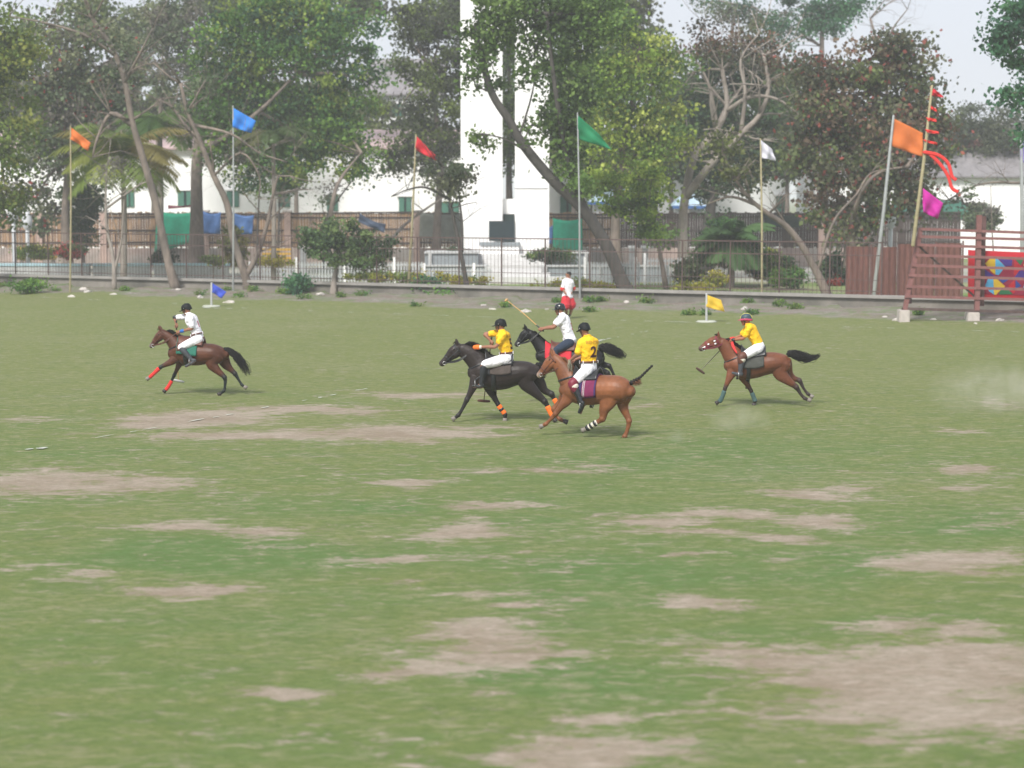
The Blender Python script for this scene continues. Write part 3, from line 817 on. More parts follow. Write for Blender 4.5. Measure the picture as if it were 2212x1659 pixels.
tree('tree', 'broad bottlebrush tree covered in red flower tips behind the big orange flag', 98, [(1838, 600), (1836, 520), (1850, 420), (1880, 300), (1890, 200)], 0.35,
     [(1850, 230, 130, 100), (1900, 140, 100, 60), (1790, 330, 90, 90), (1930, 320, 90, 90), (1830, 430, 90, 70), (1985, 240, 50, 80), (1760, 210, 60, 80), (1940, 430, 70, 60, .9), (1960, 110, 50, 40, .8), (2010, 300, 40, 70, .7), (1850, 500, 50, 40, .9), (1740, 140, 40, 40, .6)],
     G_BOTTLE, leaf=0.24, dens=1.05, droop=0.6, speck=((0.30, 0.09, 0.07), .09),
     limbs=[(0.16, [(1836, 520, 0), (1845, 460, -1), (1870, 400, -2), (1905, 370, -2), (1960, 360, -2)])])
tree('tree', 'tall bluish green tree top showing above the bare branches at upper right', 138, [(1780, 560), (1780, 300), (1775, 100), (1780, 20)], 0.3,
     [(1790, 40, 70, 45, 1), (1810, 10, 60, 25, .9), (1700, 70, 40, 30, .7), (1720, 15, 50, 30, .6)], G_TEAL)
tree('tree', 'thin feathery grey green tree top against the pale sky', 140, [(1600, 560), (1590, 300), (1580, 100), (1590, 10)], 0.25,
     [(1580, 15, 60, 28, .55), (1650, 30, 60, 40, .5), (1520, 5, 30, 14, .5), (1680, 60, 30, 30, .4)], G_GREY + G_TEAL, leaf=0.22)
tree('tree', 'almost leafless twiggy tree top against the sky behind the bottlebrush', 130, [(1950, 560), (1930, 300), (1900, 120), (1880, 40)], 0.2, [], G_GREY, bare=4, twig_len=2.2,
     limbs=[(0.1, [(1900, 120, 0), (1930, 60, 0), (1960, 20, 0)])])
tree('tree', 'overhanging bluish green tree cut by the right edge of the picture', 80, [(2330, 640), (2320, 400), (2300, 200), (2280, 60)], 0.3,
     [(2190, 50, 45, 50, .8), (2165, 110, 26, 14, .8), (2215, 130, 40, 40, .7), (2210, 200, 35, 45, .7), (2205, 15, 40, 30, .7), (2235, 270, 35, 40, .8)], G_TEAL, leaf=0.2, rc=0.5)
for x, y0, blobs, lab in ((2170, 560, [(2170, 290, 60, 60), (2195, 370, 40, 60), (2120, 330, 40, 40, .7)], 'hazy grey green tree furthest right beyond the grey roof'),
                          (2070, 560, [(2075, 270, 40, 50), (2105, 300, 40, 45), (2060, 350, 40, 50, .7)], 'grey green tree just right of the red ribbons')):
    tree('tree', lab, 142, [(x, y0), (x, 450), (x, 330)], 0.25, blobs, [(0.10, 0.12, 0.08), (0.085, 0.11, 0.07), (0.13, 0.15, 0.09), (0.16, 0.08, 0.07)], weights=[.35, .35, .25, .05])
tree('tree', 'bare arching twigs in front of the white house at far right', 100, [(2300, 600), (2240, 420), (2180, 395), (2110, 400), (2050, 430)], 0.1, [(2060, 440, 40, 40, .25)], G_GREY, bare=2, twig_len=1.4, leaf=0.18,
     limbs=[(0.05, [(2150, 600, 0), (2143, 500, 0), (2140, 400, 0)])])
for (x, y, bl, lab) in ((600, 600, [(610, 400, 30, 20, .5)], 'slim dark sapling left of the small spreading tree'), (555, 600, [(560, 400, 30, 25, .5)], 'slim dark sapling behind the forked bare tree'), (700, 600, [(700, 420, 40, 25, .4)], 'leaning dark pole like tree against the white building')):
    tree('tree', lab, 121, [(x, y - 30), (x + 2, 480), (x + (8 if x < 700 else 75), 370)], 0.1, bl, G_GREY, bark='bark_dark', leaf=0.2, bare=1, twig_len=1.0)
tree('tree', 'broken bare trunk leaning right against the white building', 118, [(800, 560), (860, 500), (915, 455), (960, 425)], 0.13, [], G_GREY, bark='bark_pale', bare=1, twig_len=1.0)
tree('tree', 'small spreading light green tree with a pale trunk in the middle left', 89.5, [(720, 642), (722, 600), (728, 570)], 0.16,
     [(735, 510, 75, 24, .75), (685, 530, 40, 32, .7), (800, 525, 45, 22, .7), (760, 555, 90, 18, .6), (735, 485, 35, 14, .7), (835, 560, 30, 14, .5)], [(0.10, 0.17, 0.06), (0.07, 0.12, 0.05), (0.14, 0.20, 0.07), (0.05, 0.09, 0.045)], leaf=0.17, rc=0.4, bark='bark_pale')
tree('tree', 'light green hanging branch tree between the tower and the blue roofed hut', 94, [(1440, 600), (1420, 520), (1400, 470)], 0.12,
     [(1390, 390, 45, 35, .9), (1300, 395, 45, 35, .8), (1410, 480, 35, 45, .8), (1340, 440, 40, 25, .6)], G_YELLOW[:4], leaf=0.18, rc=0.45)

FILL = [(0.115, 0.162, 0.056), (0.088, 0.129, 0.053), (0.158, 0.193, 0.064), (0.104, 0.111, 0.075)]
for lab, Yd, tx, bl in (
    ('grey green backdrop tree at the left edge in front of the pinkish roof', 153, 40, [(20, 240, 70, 60), (60, 310, 60, 35), (10, 150, 60, 60, .8)]),
    ('olive backdrop tree between the palm and the old pinkish house', 153, 200, [(200, 200, 60, 60, .8), (260, 220, 60, 50, .8), (215, 310, 40, 25, .7)]),
    ('dark green backdrop tree right of the palm crowns', 153, 400, [(380, 250, 70, 60), (420, 320, 70, 30), (470, 200, 60, 60), (330, 320, 50, 28, .8)]),
    ('rich green backdrop tree over the white building in the middle left', 153, 600, [(560, 240, 90, 70), (640, 330, 100, 30), (520, 330, 70, 28), (700, 230, 80, 70)]),
    ('green backdrop tree over the roof just left of the tower', 153, 820, [(790, 260, 60, 60, .8), (830, 340, 55, 30, .9), (900, 300, 60, 50, .9), (930, 390, 50, 35, .8)]),
    ('olive green backdrop tree right of the tower over the pink roof', 131, 1240, [(1230, 300, 60, 60), (1290, 340, 70, 45), (1350, 330, 60, 40), (1220, 180, 50, 80)]),
    ('greyish backdrop tree behind the bright yellow green tree', 131, 1450, [(1430, 340, 70, 60), (1470, 250, 60, 80), (1400, 130, 80, 50, .8)]),
    ('tall thin backdrop tree filling the sky above the big green tree', 134, 640, [(600, 10, 180, 30, .7), (780, 30, 70, 40, .6), (480, 20, 60, 40, .6), (300, 60, 80, 40, .6), (200, 30, 70, 30, .6)]),
    ('tall yellowish backdrop tree reaching the top edge right of the tower', 133, 1280, [(1260, 30, 100, 50, 1.1), (1350, 60, 60, 50), (1330, 15, 60, 30, .9), (1000, 20, 60, 40, .8), (960, 30, 60, 40, .7)]),
    ('dull green backdrop tree behind the white flag', 131, 1700, [(1690, 330, 60, 60, .9), (1720, 230, 60, 80), (1640, 180, 60, 60, .8)])):
    tree('tree', lab, Yd, [(tx, 550), (tx, 450), (tx, 300)], 0.25, bl, FILL, leaf=0.36, rc=0.9, dens=1.3)
# palms
def palm(label, Y, cx, cy, by, ln, nfr, pal, r0, name='palm_tree', up=0.6, lw=0.06):
    root = empty(name, Vector((Dp(cx, cy, Y).x, Y, 0.05)))
    tag(root, label, 'palm')
    top = Dp(cx, cy, Y)
    bot = Dp(cx, by, Y); bot.z = 0.05
    MB().tube([bot, (bot + top) / 2 + Vector((0.05, 0, 0)), top], [r0 * 1.3, r0, r0 * 0.8], n=9).build('trunk', M['bark_pale'], root, smooth=True)
    for k in range(nfr):
        az = 2 * pi * k / nfr + rng.uniform(-.2, .2)
        el = rng.uniform(-0.1, up)
        d = Vector((cos(az) * cos(el), sin(az) * cos(el), sin(el)))
        L_ = ln * rng.uniform(0.8, 1.1)
        pts_ = []
        q = top.copy()
        for i in range(12):
            pts_.append(q.copy())
            q = q + d * L_ / 11
            d = (d + Vector((0, 0, -0.14))).normalized()
        mb = MB()
        mb.tube(pts_, [0.03 * (1 - i / 13) for i in range(12)], n=4, cap=False)
        P, Q = [], []
        col = pal[rng.randrange(len(pal))]
        vs, fs = [], []
        for i in range(1, 44):
            t = i / 44 * 11
            j = int(t)
            p = pts_[j].lerp(pts_[min(j + 1, 11)], t - j)
            tg = (pts_[min(j + 1, 11)] - pts_[j]).normalized() if j < 11 else d
            sd_ = tg.cross(Vector((0, 0, 1))).normalized()
            w_ = ln * 0.26 * sin(pi * min(1, (i + 4) / 50)) 
            for sgn in (-1, 1):
                e = p + sd_ * sgn * w_ + tg * w_ * 0.5 - Vector((0, 0, w_ * 0.55 * rng.uniform(0.6, 1.2)))
                b0 = len(vs)
                vs += [p, p.lerp(e, 0.5) + tg * lw, e, p.lerp(e, 0.5) - tg * lw]
                fs.append((b0, b0 + 1, b0 + 2, b0 + 3))
        nb_ = len(mb.v)
        mb.add(vs, fs)
        me_ = mb.mesh('frond')
        set_col(me_, np.tile(np.array(col) * rng.uniform(.8, 1.2), (len(me_.vertices), 1)))
        link('frond', me_, M['leaf'], root)
    return root
palm('yellow green palm with drooping fronds and a slim trunk at left', 99, 266, 330, 590, 4.2, 26, [(0.17, 0.24, 0.05), (0.25, 0.29, 0.06), (0.28, 0.24, 0.07)], 0.15, up=0.9)
palm('darker green palm crown just behind the yellow green one', 104, 345, 255, 590, 3.2, 16, [(0.06, 0.12, 0.03), (0.09, 0.15, 0.04)], 0.16)
palm('dark hanging palm fronds at the lower edge of the big green tree', 100, 590, 290, 590, 2.6, 12, [(0.06, 0.10, 0.03), (0.10, 0.11, 0.04)], 0.12)
palm('short bushy green palm in the park right of the picket fence', 96, 1578, 520, 602, 2.6, 26, [(0.07, 0.14, 0.05), (0.09, 0.17, 0.06), (0.05, 0.10, 0.04)], 0.17, up=1.1)
tree('shrub', 'green undergrowth round the foot of the short palm', 97, [(1560, 604), (1565, 580)], 0.05, [(1520, 550, 36, 24, 1), (1600, 545, 55, 28, 1), (1560, 500, 40, 30, .7)], G_RICH[:3] + G_DARK[:1], leaf=0.15, rc=0.35, cat='shrub')

# shrubs and weeds: (x, y, rx, ry, Y, palette, label)
PYEL = [(0.30, 0.28, 0.03), (0.22, 0.24, 0.03), (0.36, 0.32, 0.05)]
for i, (x, y, rx, ry, Yd, pal, lab) in enumerate([
    (642, 618, 18, 24, 89.5, G_TEAL, 'upright dark green weed below the small spreading tree'),
    (915, 622, 30, 18, 88.5, G_TEAL + G_RICH[:2], 'green weed clump on the bank left of the slim dark tree'),
    (950, 640, 34, 10, 87, G_RICH[:3], 'low bright green weeds sloping down from the bank'),
    (60, 617, 34, 10, 92, G_RICH[:3], 'small green weed clump at the foot of the wall at far left'),
    (1270, 640, 26, 10, 86, G_RICH[:3], 'green weeds on the bank beside the running person'),
    (1760, 664, 60, 8, 81, G_RICH[:3], 'long low patch of green weeds right of the yellow goal flag'),
    (1700, 660, 24, 6, 81, G_RICH[:3], 'small weed clump next to the bank left of the long green weed patch'),
    (1640, 668, 36, 6, 80, G_RICH[:2], 'dim green weeds on the bank behind the right hand rider'),
    (1840, 672, 40, 8, 79, G_YELLOW[:3], 'yellowish green weeds below the grey flag pole'),
    (1490, 590, 26, 26, 93, [(0.08, 0.11, 0.045), (0.06, 0.08, 0.04)], 'round clipped olive bush inside the railing'),
    (1542, 603, 26, 13, 92, PYEL, 'rounded yellow green bush left of the short palm'),
    (1475, 620, 24, 10, 90, PYEL, 'low yellow bush under the round clipped bush'),
    (1520, 624, 24, 8, 90, PYEL, 'low yellow bush right of the round clipped bush base'),
    (1250, 617, 110, 7, 92, PYEL + G_OLIVE[:1], 'strip of yellow flowering hedge behind the railing right of the tower'),
    (1010, 606, 70, 6, 96, PYEL + G_OLIVE[:1], 'strip of yellow flowering hedge behind the railing left of the tower'),
    (850, 598, 120, 6, 98, PYEL + G_OLIVE[:2], 'long low yellow green hedge below the picket fence'),
    (600, 566, 40, 8, 100, PYEL, 'yellow green hedge below the yellow bench in the middle'),
    (460, 562, 30, 8, 100, G_OLIVE, 'small clipped hedge by the thick straight trunk'),
    (350, 560, 26, 12, 104, G_DARK, 'dark round bush behind the bare leaning trunk'),
    (1190, 552, 50, 12, 104, G_DARK + G_OLIVE[:1], 'dark bush right of the foot of the tower'),
    (985, 548, 40, 10, 108, G_DARK + G_OLIVE[:1], 'dark bush left of the foot of the tower'),
    (1660, 570, 50, 30, 98, G_OLIVE + G_DARK[:2], 'loose olive bush beside the bamboo pole'),
    (1700, 600, 30, 20, 94, G_RICH[:3], 'green bush behind the leaning trunk at right'),
    (1800, 590, 26, 40, 98, G_DARK + [(0.25, .04, .03)], 'dark bush against the red sheet fence'),
    (2010, 600, 34, 20, 93, G_RICH[:3] + G_TEAL, 'green bush seen through the steel bars'),
    (505, 535, 20, 40, 106, [(0.12, 0.14, 0.04), (0.18, 0.17, 0.04)], 'tall yellowish shrub between the two blue tarps'),
    (150, 545, 30, 16, 106, [(0.35, 0.05, 0.05), (0.25, 0.05, 0.04), (0.06, 0.10, 0.03)], 'low red flowered bush below the yellow bench at left'),
    (80, 545, 50, 12, 107, G_OLIVE, 'low green bush behind the pale blue wall at far left'),
    (2120, 470, 40, 30, 120, G_GREY, 'grey green shrub behind the top bars of the steel frame')]):
    tree('shrub' if Yd > 89.6 else 'weed_clump', lab, Yd, [(x, y + ry), (x, y)], 0.03, [(x, y, rx, ry, 1.3)], pal, leaf=0.13 if ry < 14 else 0.17, rc=0.28, cat='shrub' if Yd > 89.6 else 'weeds', depth=0.9, droop=-0.2, nb=.4)

WP, WC = [], []
for k in range(30):
    xk = rng.uniform(0, 2050)
    wp = wall_pt(xk * K, rng.uniform(0.5, 5.5))
    zk = 0.3 * max(0, (7 - off_wall(wp.x, wp.y)) / 7) ** 1.5
    cl_p, cl_c, _ = clumps((wp.x, wp.y, zk + .08), (rng.uniform(.15, .3), .2, .08), rng.randrange(6, 12), 30, .17, G_RICH[:3] + G_OLIVE[:2])
    WP.append(cl_p); WC.append(cl_c)
WP, WC = np.vstack(WP), np.vstack(WC)
wo_ = link('weeds', leaf_mesh('weeds', WP[WP[:, 2] > .03], WC[WP[:, 2] > .03], .11, .5, -.5), M['leaf'])
tag(wo_, kind='stuff')

# ================================================================== TOWER
TY = 110.0
tw = empty('tower', Vector((Dp(1095, 500, TY).x, TY, 0.1)))
tag(tw, 'tall white memorial tower of two pylons with a dark plaque', 'tower')
def slab(mb, x0, x1, y0, y1, Yf, depth, mi=0, ybot_world=None, ztop=None):
    a_, b_ = pt(x0, y1, Yf), pt(x1, y0, Yf)
    z0 = ybot_world if ybot_world is not None else a_.z
    z1 = ztop if ztop is not None else b_.z
    mb.box(((a_.x + b_.x) / 2, Yf + depth / 2, (z0 + z1) / 2), (b_.x - a_.x, depth, z1 - z0), mi=mi)
    return mb
slab(MB(), 461, 502.3, 0, 250, TY, 2.4, ybot_world=0.1, ztop=23).build('pylon', M['tower'], tw)
slab(MB(), 515, 549.5, 0, 250, TY - 0.6, 3.0, ybot_world=0.1, ztop=24).build('pylon', M['tower'], tw)
slab(MB(), 502.4, 514.9, 199, 250, TY + 0.6, 1.6, ybot_world=0.1).build('link_wall', M['tower'], tw)
slab(MB(), 503.2, 514.2, 214, 250, TY + 0.45, 0.1).build('doorway', M['dark_glass'], tw)
slab(MB(), 489, 514.5, 221, 241, TY - 0.75, 0.12).build('plaque', M['plaque'], tw)
slab(MB(), 479, 520, 242.5, 245.5, TY - 1.5, 1.2).build('slab_shade', M['grey_panel'], tw)  # dark grey strip paints in the shade under the slab edge
slab(MB(), 481, 519, 245.6, 256, TY - 1.4, 1.3, ybot_world=0.1).build('pedestal', M['tower'], tw)
mb = MB()
for k in range(6):
    slab(mb, 476 - k * 4.5, 540 + k * 4, 254 + k * 2.2, 280, TY - 1.6 - k * 0.55, 0.8 + 0.0 * k, ybot_world=0.1)
mb.build('steps', M['plinth'], tw)
slab(MB(), 425, 478, 253.5, 290, TY - 5, 3.2, ybot_world=0.1).build('side_terrace', M['grey_panel'], tw)
slab(MB(), 545, 588, 253.5, 290, TY - 5, 3.2, ybot_world=0.1).build('side_terrace', M['grey_panel'], tw)
mb = MB()
for x0, x1 in ((424, 479), (544, 589)):
    slab(mb, x0, x1, 252.2, 253.6, TY - 5.1, 3.4)
for x in (430, 549, 586):
    slab(mb, x - 1.5, x + 1.5, 253.6, 290, TY - 5.15, 0.1, ybot_world=0.1)
mb.build('terrace_trim', M['white_low'], tw)
MB().box((pt(531, 188, TY - .62).x, TY - .62, pt(531, 188, TY - .62).z), (1.9, .05, .05)).build('joint', M['plinth'], tw)
for yy in (96, 142, 235):
    MB().box((pt(481.6, yy, TY).x, TY - .01, pt(481.6, yy, TY).z), (2.3, .03, .03)).build('joint', M['white_wall'], tw)
# ramp walls in front
rp = empty('ramp_wall', Vector((pt(520, 270, TY - 9).x, TY - 9, 0.1)))
tag(rp, 'low stepped grey and white ramp wall in front of the tower', 'wall')
mb = MB()
slab(mb, 425, 487, 266.5, 290, TY - 8.2, 0.5, ybot_world=0.1); slab(mb, 544, 668, 266.8, 290, TY - 8.2, 0.5, ybot_world=0.1)
mb.build('panel', M['grey_panel'], rp)
mb = MB()
slab(mb, 423, 489, 265.2, 266.6, TY - 8.3, 0.7); slab(mb, 542, 670, 265.4, 266.9, TY - 8.3, 0.7)
for x in (486, 546, 600, 666): slab(mb, x - 1.2, x + 1.2, 266, 290, TY - 8.35, 0.14, ybot_world=0.1)
mb.build('white_trim', M['white_low'], rp)
mb = MB()
for i, (x0, x1, y0) in enumerate(((490, 542, 269), (486, 550, 273), (500, 566, 277))):
    slab(mb, x0, x1, y0, 290, TY - 9 - i * 0.7, 0.7, ybot_world=0.1)
mb.build('ramp_step', M['plinth'], rp)

# ================================================================== BUILDINGS BEHIND
def building(label, x0, x1, ytop, Yb, wins, depth=9, roof_h=2.6, roof='pink_roof', eave=0.5, name='building', vents=()):
    a_ = pt(x0, ytop, Yb); b_ = pt(x1, ytop, Yb)
    root = empty(name, Vector(((a_.x + b_.x) / 2, Yb, 0.1)))
    tag(root, label, 'building')
    mb = MB().box(((a_.x + b_.x) / 2, Yb + depth / 2, (a_.z + 0.1) / 2), (b_.x - a_.x, depth, a_.z - 0.1))
    mb.build('wall', M['white_wall'], root)
    # pitched roof, ridge along x
    e = 0.6
    z0, z1 = a_.z + 0.02, a_.z + roof_h
    xa, xb = a_.x - e, b_.x + e
    ya, ym, yb = Yb - eave, Yb + depth / 2, Yb + depth + eave
    t = 0.12
    vs = [(xa, ya, z0), (xb, ya, z0), (xb, ym, z1), (xa, ym, z1), (xa, yb, z0), (xb, yb, z0)]
    vs2 = [(x, y, z + t) for x, y, z in vs]
    fs = [(0, 3, 2, 1), (3, 4, 5, 2), (6, 7, 8, 9), (9, 8, 11, 10), (0, 1, 7, 6), (5, 4, 10, 11), (1, 2, 8, 7), (2, 5, 11, 8), (3, 0, 6, 9), (4, 3, 9, 10)]
    rf = MB().add(vs + vs2, fs).build('roof', M[roof], root)
    ends = MB().add([(xa + e, Yb, z0), (xa + e, Yb + depth, z0), (xa + e, ym, z1 - .1), (xb - e, Yb, z0), (xb - e, Yb + depth, z0), (xb - e, ym, z1 - .1)], [(0, 1, 2), (3, 5, 4)]).build('gable', M['white_wall'], root)
    for (wx0, wx1, wy0, wy1) in wins:
        p, q = pt(wx0, wy1, Yb), pt(wx1, wy0, Yb)
        w_, h_ = q.x - p.x, q.z - p.z
        cx, cz = (p.x + q.x) / 2, (p.z + q.z) / 2
        wd = MB().box((cx, Yb - 0.0, cz), (w_, 0.10, h_)).build('window', M['dark_glass'], root)
        fr = MB()
        fr.box((cx - w_ * 0.27, Yb - 0.09, cz), (w_ * 0.42, 0.06, h_ * 0.96)).box((cx + w_ * 0.3, Yb - 0.09, cz), (w_ * 0.36, 0.06, h_ * 0.96))
        fr.build('shutter', M['green_shutter'], wd)
        MB().box((cx, Yb - 0.10, cz + h_ / 2 + 0.08), (w_ + 0.3, 0.2, 0.1)).build('lintel', M['white_wall'], wd)
    return root
W = [(125, 134, 190, 207), (178, 192, 191, 206), (227, 239, 191, 207), (278, 290, 192, 207), (327, 338, 195, 211), (399, 411, 197, 216), (440, 459, 202, 216)]
building('long whitewashed building with green shuttered windows left of the tower', -40, 478, 150, 138, W, roof_h=1.5)
building('white house with green shuttered door right of the tower', 540, 640, 165, 136, [(560, 574, 196, 222), (600, 612, 196, 212)], roof_h=2.4, roof='pink_roof')
building('whitewashed house behind the bare arching tree', 652, 790, 158, 138, [(742, 757, 165, 182), (700, 712, 160, 175), (776, 788, 196, 212)], roof_h=3.0, roof='pink_roof')
building('white house with large grey tin roof at the far right', 815, 1075, 178, 140, [(940, 960, 200, 222), (890, 905, 205, 222), (965, 985, 203, 222)], roof_h=4.2, roof='grey_roof')
building('tall pale gabled house with grey roof behind the trees left of the tower', 372, 436, 96, 158, [(392, 404, 104, 116)], depth=8, roof_h=3.2, roof='grey_roof')
building('old house with pinkish wall and roof behind the orange pennant', 22, 122, 122, 154, [(60, 70, 130, 142)], depth=8, roof_h=2.2, roof='pink_roof')
# blue roofed hut and awning
def hut(label, x0, x1, ytop, ybot, Yh):
    a_, b_ = pt(x0, ytop, Yh), pt(x1, ybot, Yh)
    root = empty('hut', Vector(((a_.x + b_.x) / 2, Yh, 0.1)))
    tag(root, label, 'hut')
    w_ = b_.x - a_.x
    MB().box(((a_.x + b_.x) / 2, Yh + 1.2, (a_.z + .1) / 2), (w_, 2.4, a_.z - .1)).build('wall', M['white_wall'], root)
    r = MB()
    xm = (a_.x + b_.x) / 2
    zt = a_.z
    vs = [(a_.x - .4, Yh - .4, zt), (b_.x + .4, Yh - .4, zt), (b_.x + .4, Yh + 2.8, zt), (a_.x - .4, Yh + 2.8, zt), (a_.x + .6, Yh + 1.2, zt + 1.0), (b_.x - .6, Yh + 1.2, zt + 1.0)]
    r.add(vs, [(3, 2, 1, 0), (0, 1, 5, 4), (1, 2, 5), (2, 3, 4, 5), (3, 0, 4)])
    r.build('roof', mat('pale_blue_tin', (0.42, 0.55, 0.66), 0.6, 0.12, 3), root)
    MB().box((xm, Yh - .42, zt - .08), (w_ + .85, .05, .2)).build('fascia', M['tarp_blue'], root)
hut('small white hut with a pale blue roof right of the tower', 678, 702, 206, 235, 128)
hut('low white kiosk with a pale blue roof partly hidden by leaves', 594, 650, 202, 235, 130)

# ================================================================== LATH WALL, TARPS, PARK
LY = 124.0
lw = empty('lath_wall', Vector((pt(300, 250, LY).x, LY, 0.1)))
tag(lw, 'brown lath and bamboo fence with pink pillars on a pinkish wall behind the park', 'fence')
def zrow(py, Yv): return pt(512, py, Yv).z
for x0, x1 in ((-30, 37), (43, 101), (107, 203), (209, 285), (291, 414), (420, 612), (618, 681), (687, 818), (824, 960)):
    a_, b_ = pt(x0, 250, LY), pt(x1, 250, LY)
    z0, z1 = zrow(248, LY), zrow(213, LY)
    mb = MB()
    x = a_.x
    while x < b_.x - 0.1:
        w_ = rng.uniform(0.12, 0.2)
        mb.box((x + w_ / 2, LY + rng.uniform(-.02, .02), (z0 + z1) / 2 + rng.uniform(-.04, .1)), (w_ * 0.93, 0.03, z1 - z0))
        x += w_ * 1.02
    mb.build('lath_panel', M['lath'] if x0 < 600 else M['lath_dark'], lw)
    mb = MB()
    for z in (z0 + .35, z0 + 1.15, z1 - .28, z1 - .02):
        mb.bar((a_.x, LY - .06, z), (b_.x, LY - .06, z + rng.uniform(-.1, .1)), 0.06, 0.09)
    mb.build('rail', M['lath_dark'], lw)
    MB().box(((a_.x + b_.x) / 2, LY, (z0 + 0.1) / 2), (b_.x - a_.x, 0.3, z0 - 0.1)).build('wall_base', M['pink_wall'], lw)
for x in (40, 104, 206, 288, 417, 615, 684, 821):
    p = pt(x, 250, LY)
    zt = zrow(212, LY)
    pl = MB().box((p.x, LY, (zt + .1) / 2), (0.42, 0.46, zt - .1)).build('pillar', M['brick_pink'], lw)
    MB().box((p.x, LY, zt + .06), (0.56, 0.58, 0.12)).build('cap', M['concrete_block'], pl)
def cloth(name, label, cat, corners, Yc, m, parent=None, sag=0.15, nu=14, nv=8, amp=0.06, thick=0.012, seed=0):
    """corners: tl, tr, br, bl on the 1024 picture"""
    tl, tr, br, bl = [pt(x, y, Yc) for x, y in corners]
    vs, fs = [], []
    for j in range(nv + 1):
        for i in range(nu + 1):
            u, v = i / nu, j / nv
            p = tl.lerp(tr, u).lerp(bl.lerp(br, u), v)
            off = amp * (sin(u * 9 + v * 3 + seed) + 0.6 * sin(v * 8 - u * 5 + seed * 2)) * (0.3 + v)
            p = p + Vector((0, off, -sag * sin(pi * u) * (1 - v)))
            vs.append(p)
    n1 = len(vs)
    vs += [v + Vector((0, thick, 0)) for v in vs]
    for j in range(nv):
        for i in range(nu):
            q = j * (nu + 1) + i
            f = (q, q + nu + 1, q + nu + 2, q + 1)
            fs += [f, tuple(k + n1 for k in f[::-1])]
    bd = [(i, i + 1) for i in range(nu)] + [((nu + 1) * (j + 1) - 1, (nu + 1) * (j + 2) - 1) for j in range(nv)] + \
         [((nu + 1) * nv + i + 1, (nu + 1) * nv + i) for i in range(nu)] + [((nu + 1) * (j + 1), (nu + 1) * j) for j in range(nv)]
    fs += [(b_, a_, a_ + n1, b_ + n1)[::-1] for a_, b_ in bd]
    mb = MB().add(vs, fs)
    o = mb.build(name, m, parent, org=(tl if parent is None else None), smooth=True)
    if parent is None: tag(o, label, cat)
    return o
cloth('net', 'bright green shade net hung on the lath fence at left', 'net', [(157, 211), (197, 211.5), (196, 240), (154, 255)], LY - .5, M['net_green'])
cloth('tarp', 'blue tarpaulin hung right of the thick straight trunk', 'tarp', [(203, 211), (221, 212), (220, 234), (203, 233.5)], LY - .5, M['tarp_blue'], seed=2)
cloth('tarp', 'second blue tarpaulin with a pale patch hung further right', 'tarp', [(232, 212), (254, 215), (252, 234), (233, 235)], LY - .5, M['tarp_blue'], seed=4)
cloth('tarp', 'grey green tarpaulin hung on the lath fence left of the tower', 'tarp', [(420, 212), (466, 213), (466, 243), (419, 238)], LY - .5, M['tarp_grey'], seed=5)
cloth('net', 'teal green shade net hung just right of the tower', 'net', [(553, 218), (582, 218.5), (583, 252), (553, 250)], LY - .7, M['net_green'], seed=7)
cloth('tarp', 'narrow blue tarpaulin strip at the right foot of the tower', 'tarp', [(544, 225), (553, 225), (553, 244), (546, 244)], LY - .5, M['tarp_blue'], seed=8)
cloth('net', 'dark green net hung under the trees at right', 'net', [(764, 213), (800, 214), (800, 228), (764, 226)], LY - .8, M['net_dark'], seed=9)
cloth('tarp', 'sloping dark blue sheet roof over the lath fence', 'tarp', [(360, 213), (386, 224), (384, 233), (358, 222)], LY - 1.2, mat('slate_blue_sheet', (0.05, 0.08, 0.14), .6, .15, 3), seed=11)
cloth('tarp', 'green fabric hanging below the grey tin roof at the right', 'tarp', [(880, 205), (960, 200), (985, 220), (880, 222)], LY + 4, mat('dull_green_sheet', (0.05, 0.17, 0.13), .7, .15, 2), seed=12)
cloth('tin_sheet', 'sagging maroon tin sheet above the bright green net', 'sheet', [(168, 205), (200, 202), (200, 206), (168, 209)], LY - .2, M['maroon'], seed=13)

# park surface and lawn strip behind the wall
mb = MB()
a0, b0 = wall_pt(-300, -0.4), wall_pt(1400, -0.4)
mb.add([a0 + Vector((0, 0, .155)), b0 + Vector((0, 0, .155)), Vector((b0.x, 250, .155)), Vector((a0.x, 250, .155))], [(0, 1, 2, 3)])
lawn = mb.build('lawn', mat('park_lawn', (0.13, 0.19, 0.045), .95, .2, .7, var2=(0.24, 0.23, 0.15)))
tag(lawn, kind='structure')
mb = MB()
a0, b0 = gnd(-200, 280, .16), gnd(1300, 283, .16)
mb.add([(a0.x, a0.y, .162), (b0.x, b0.y, .162), (b0.x, 123, .162), (a0.x, 123, .162)], [(0, 1, 2, 3)])
pv = mb.build('path', mat('park_paving', (0.33, 0.31, 0.29), .95, .2, .8, var2=(0.25, 0.27, 0.20)))
tag(pv, kind='structure')
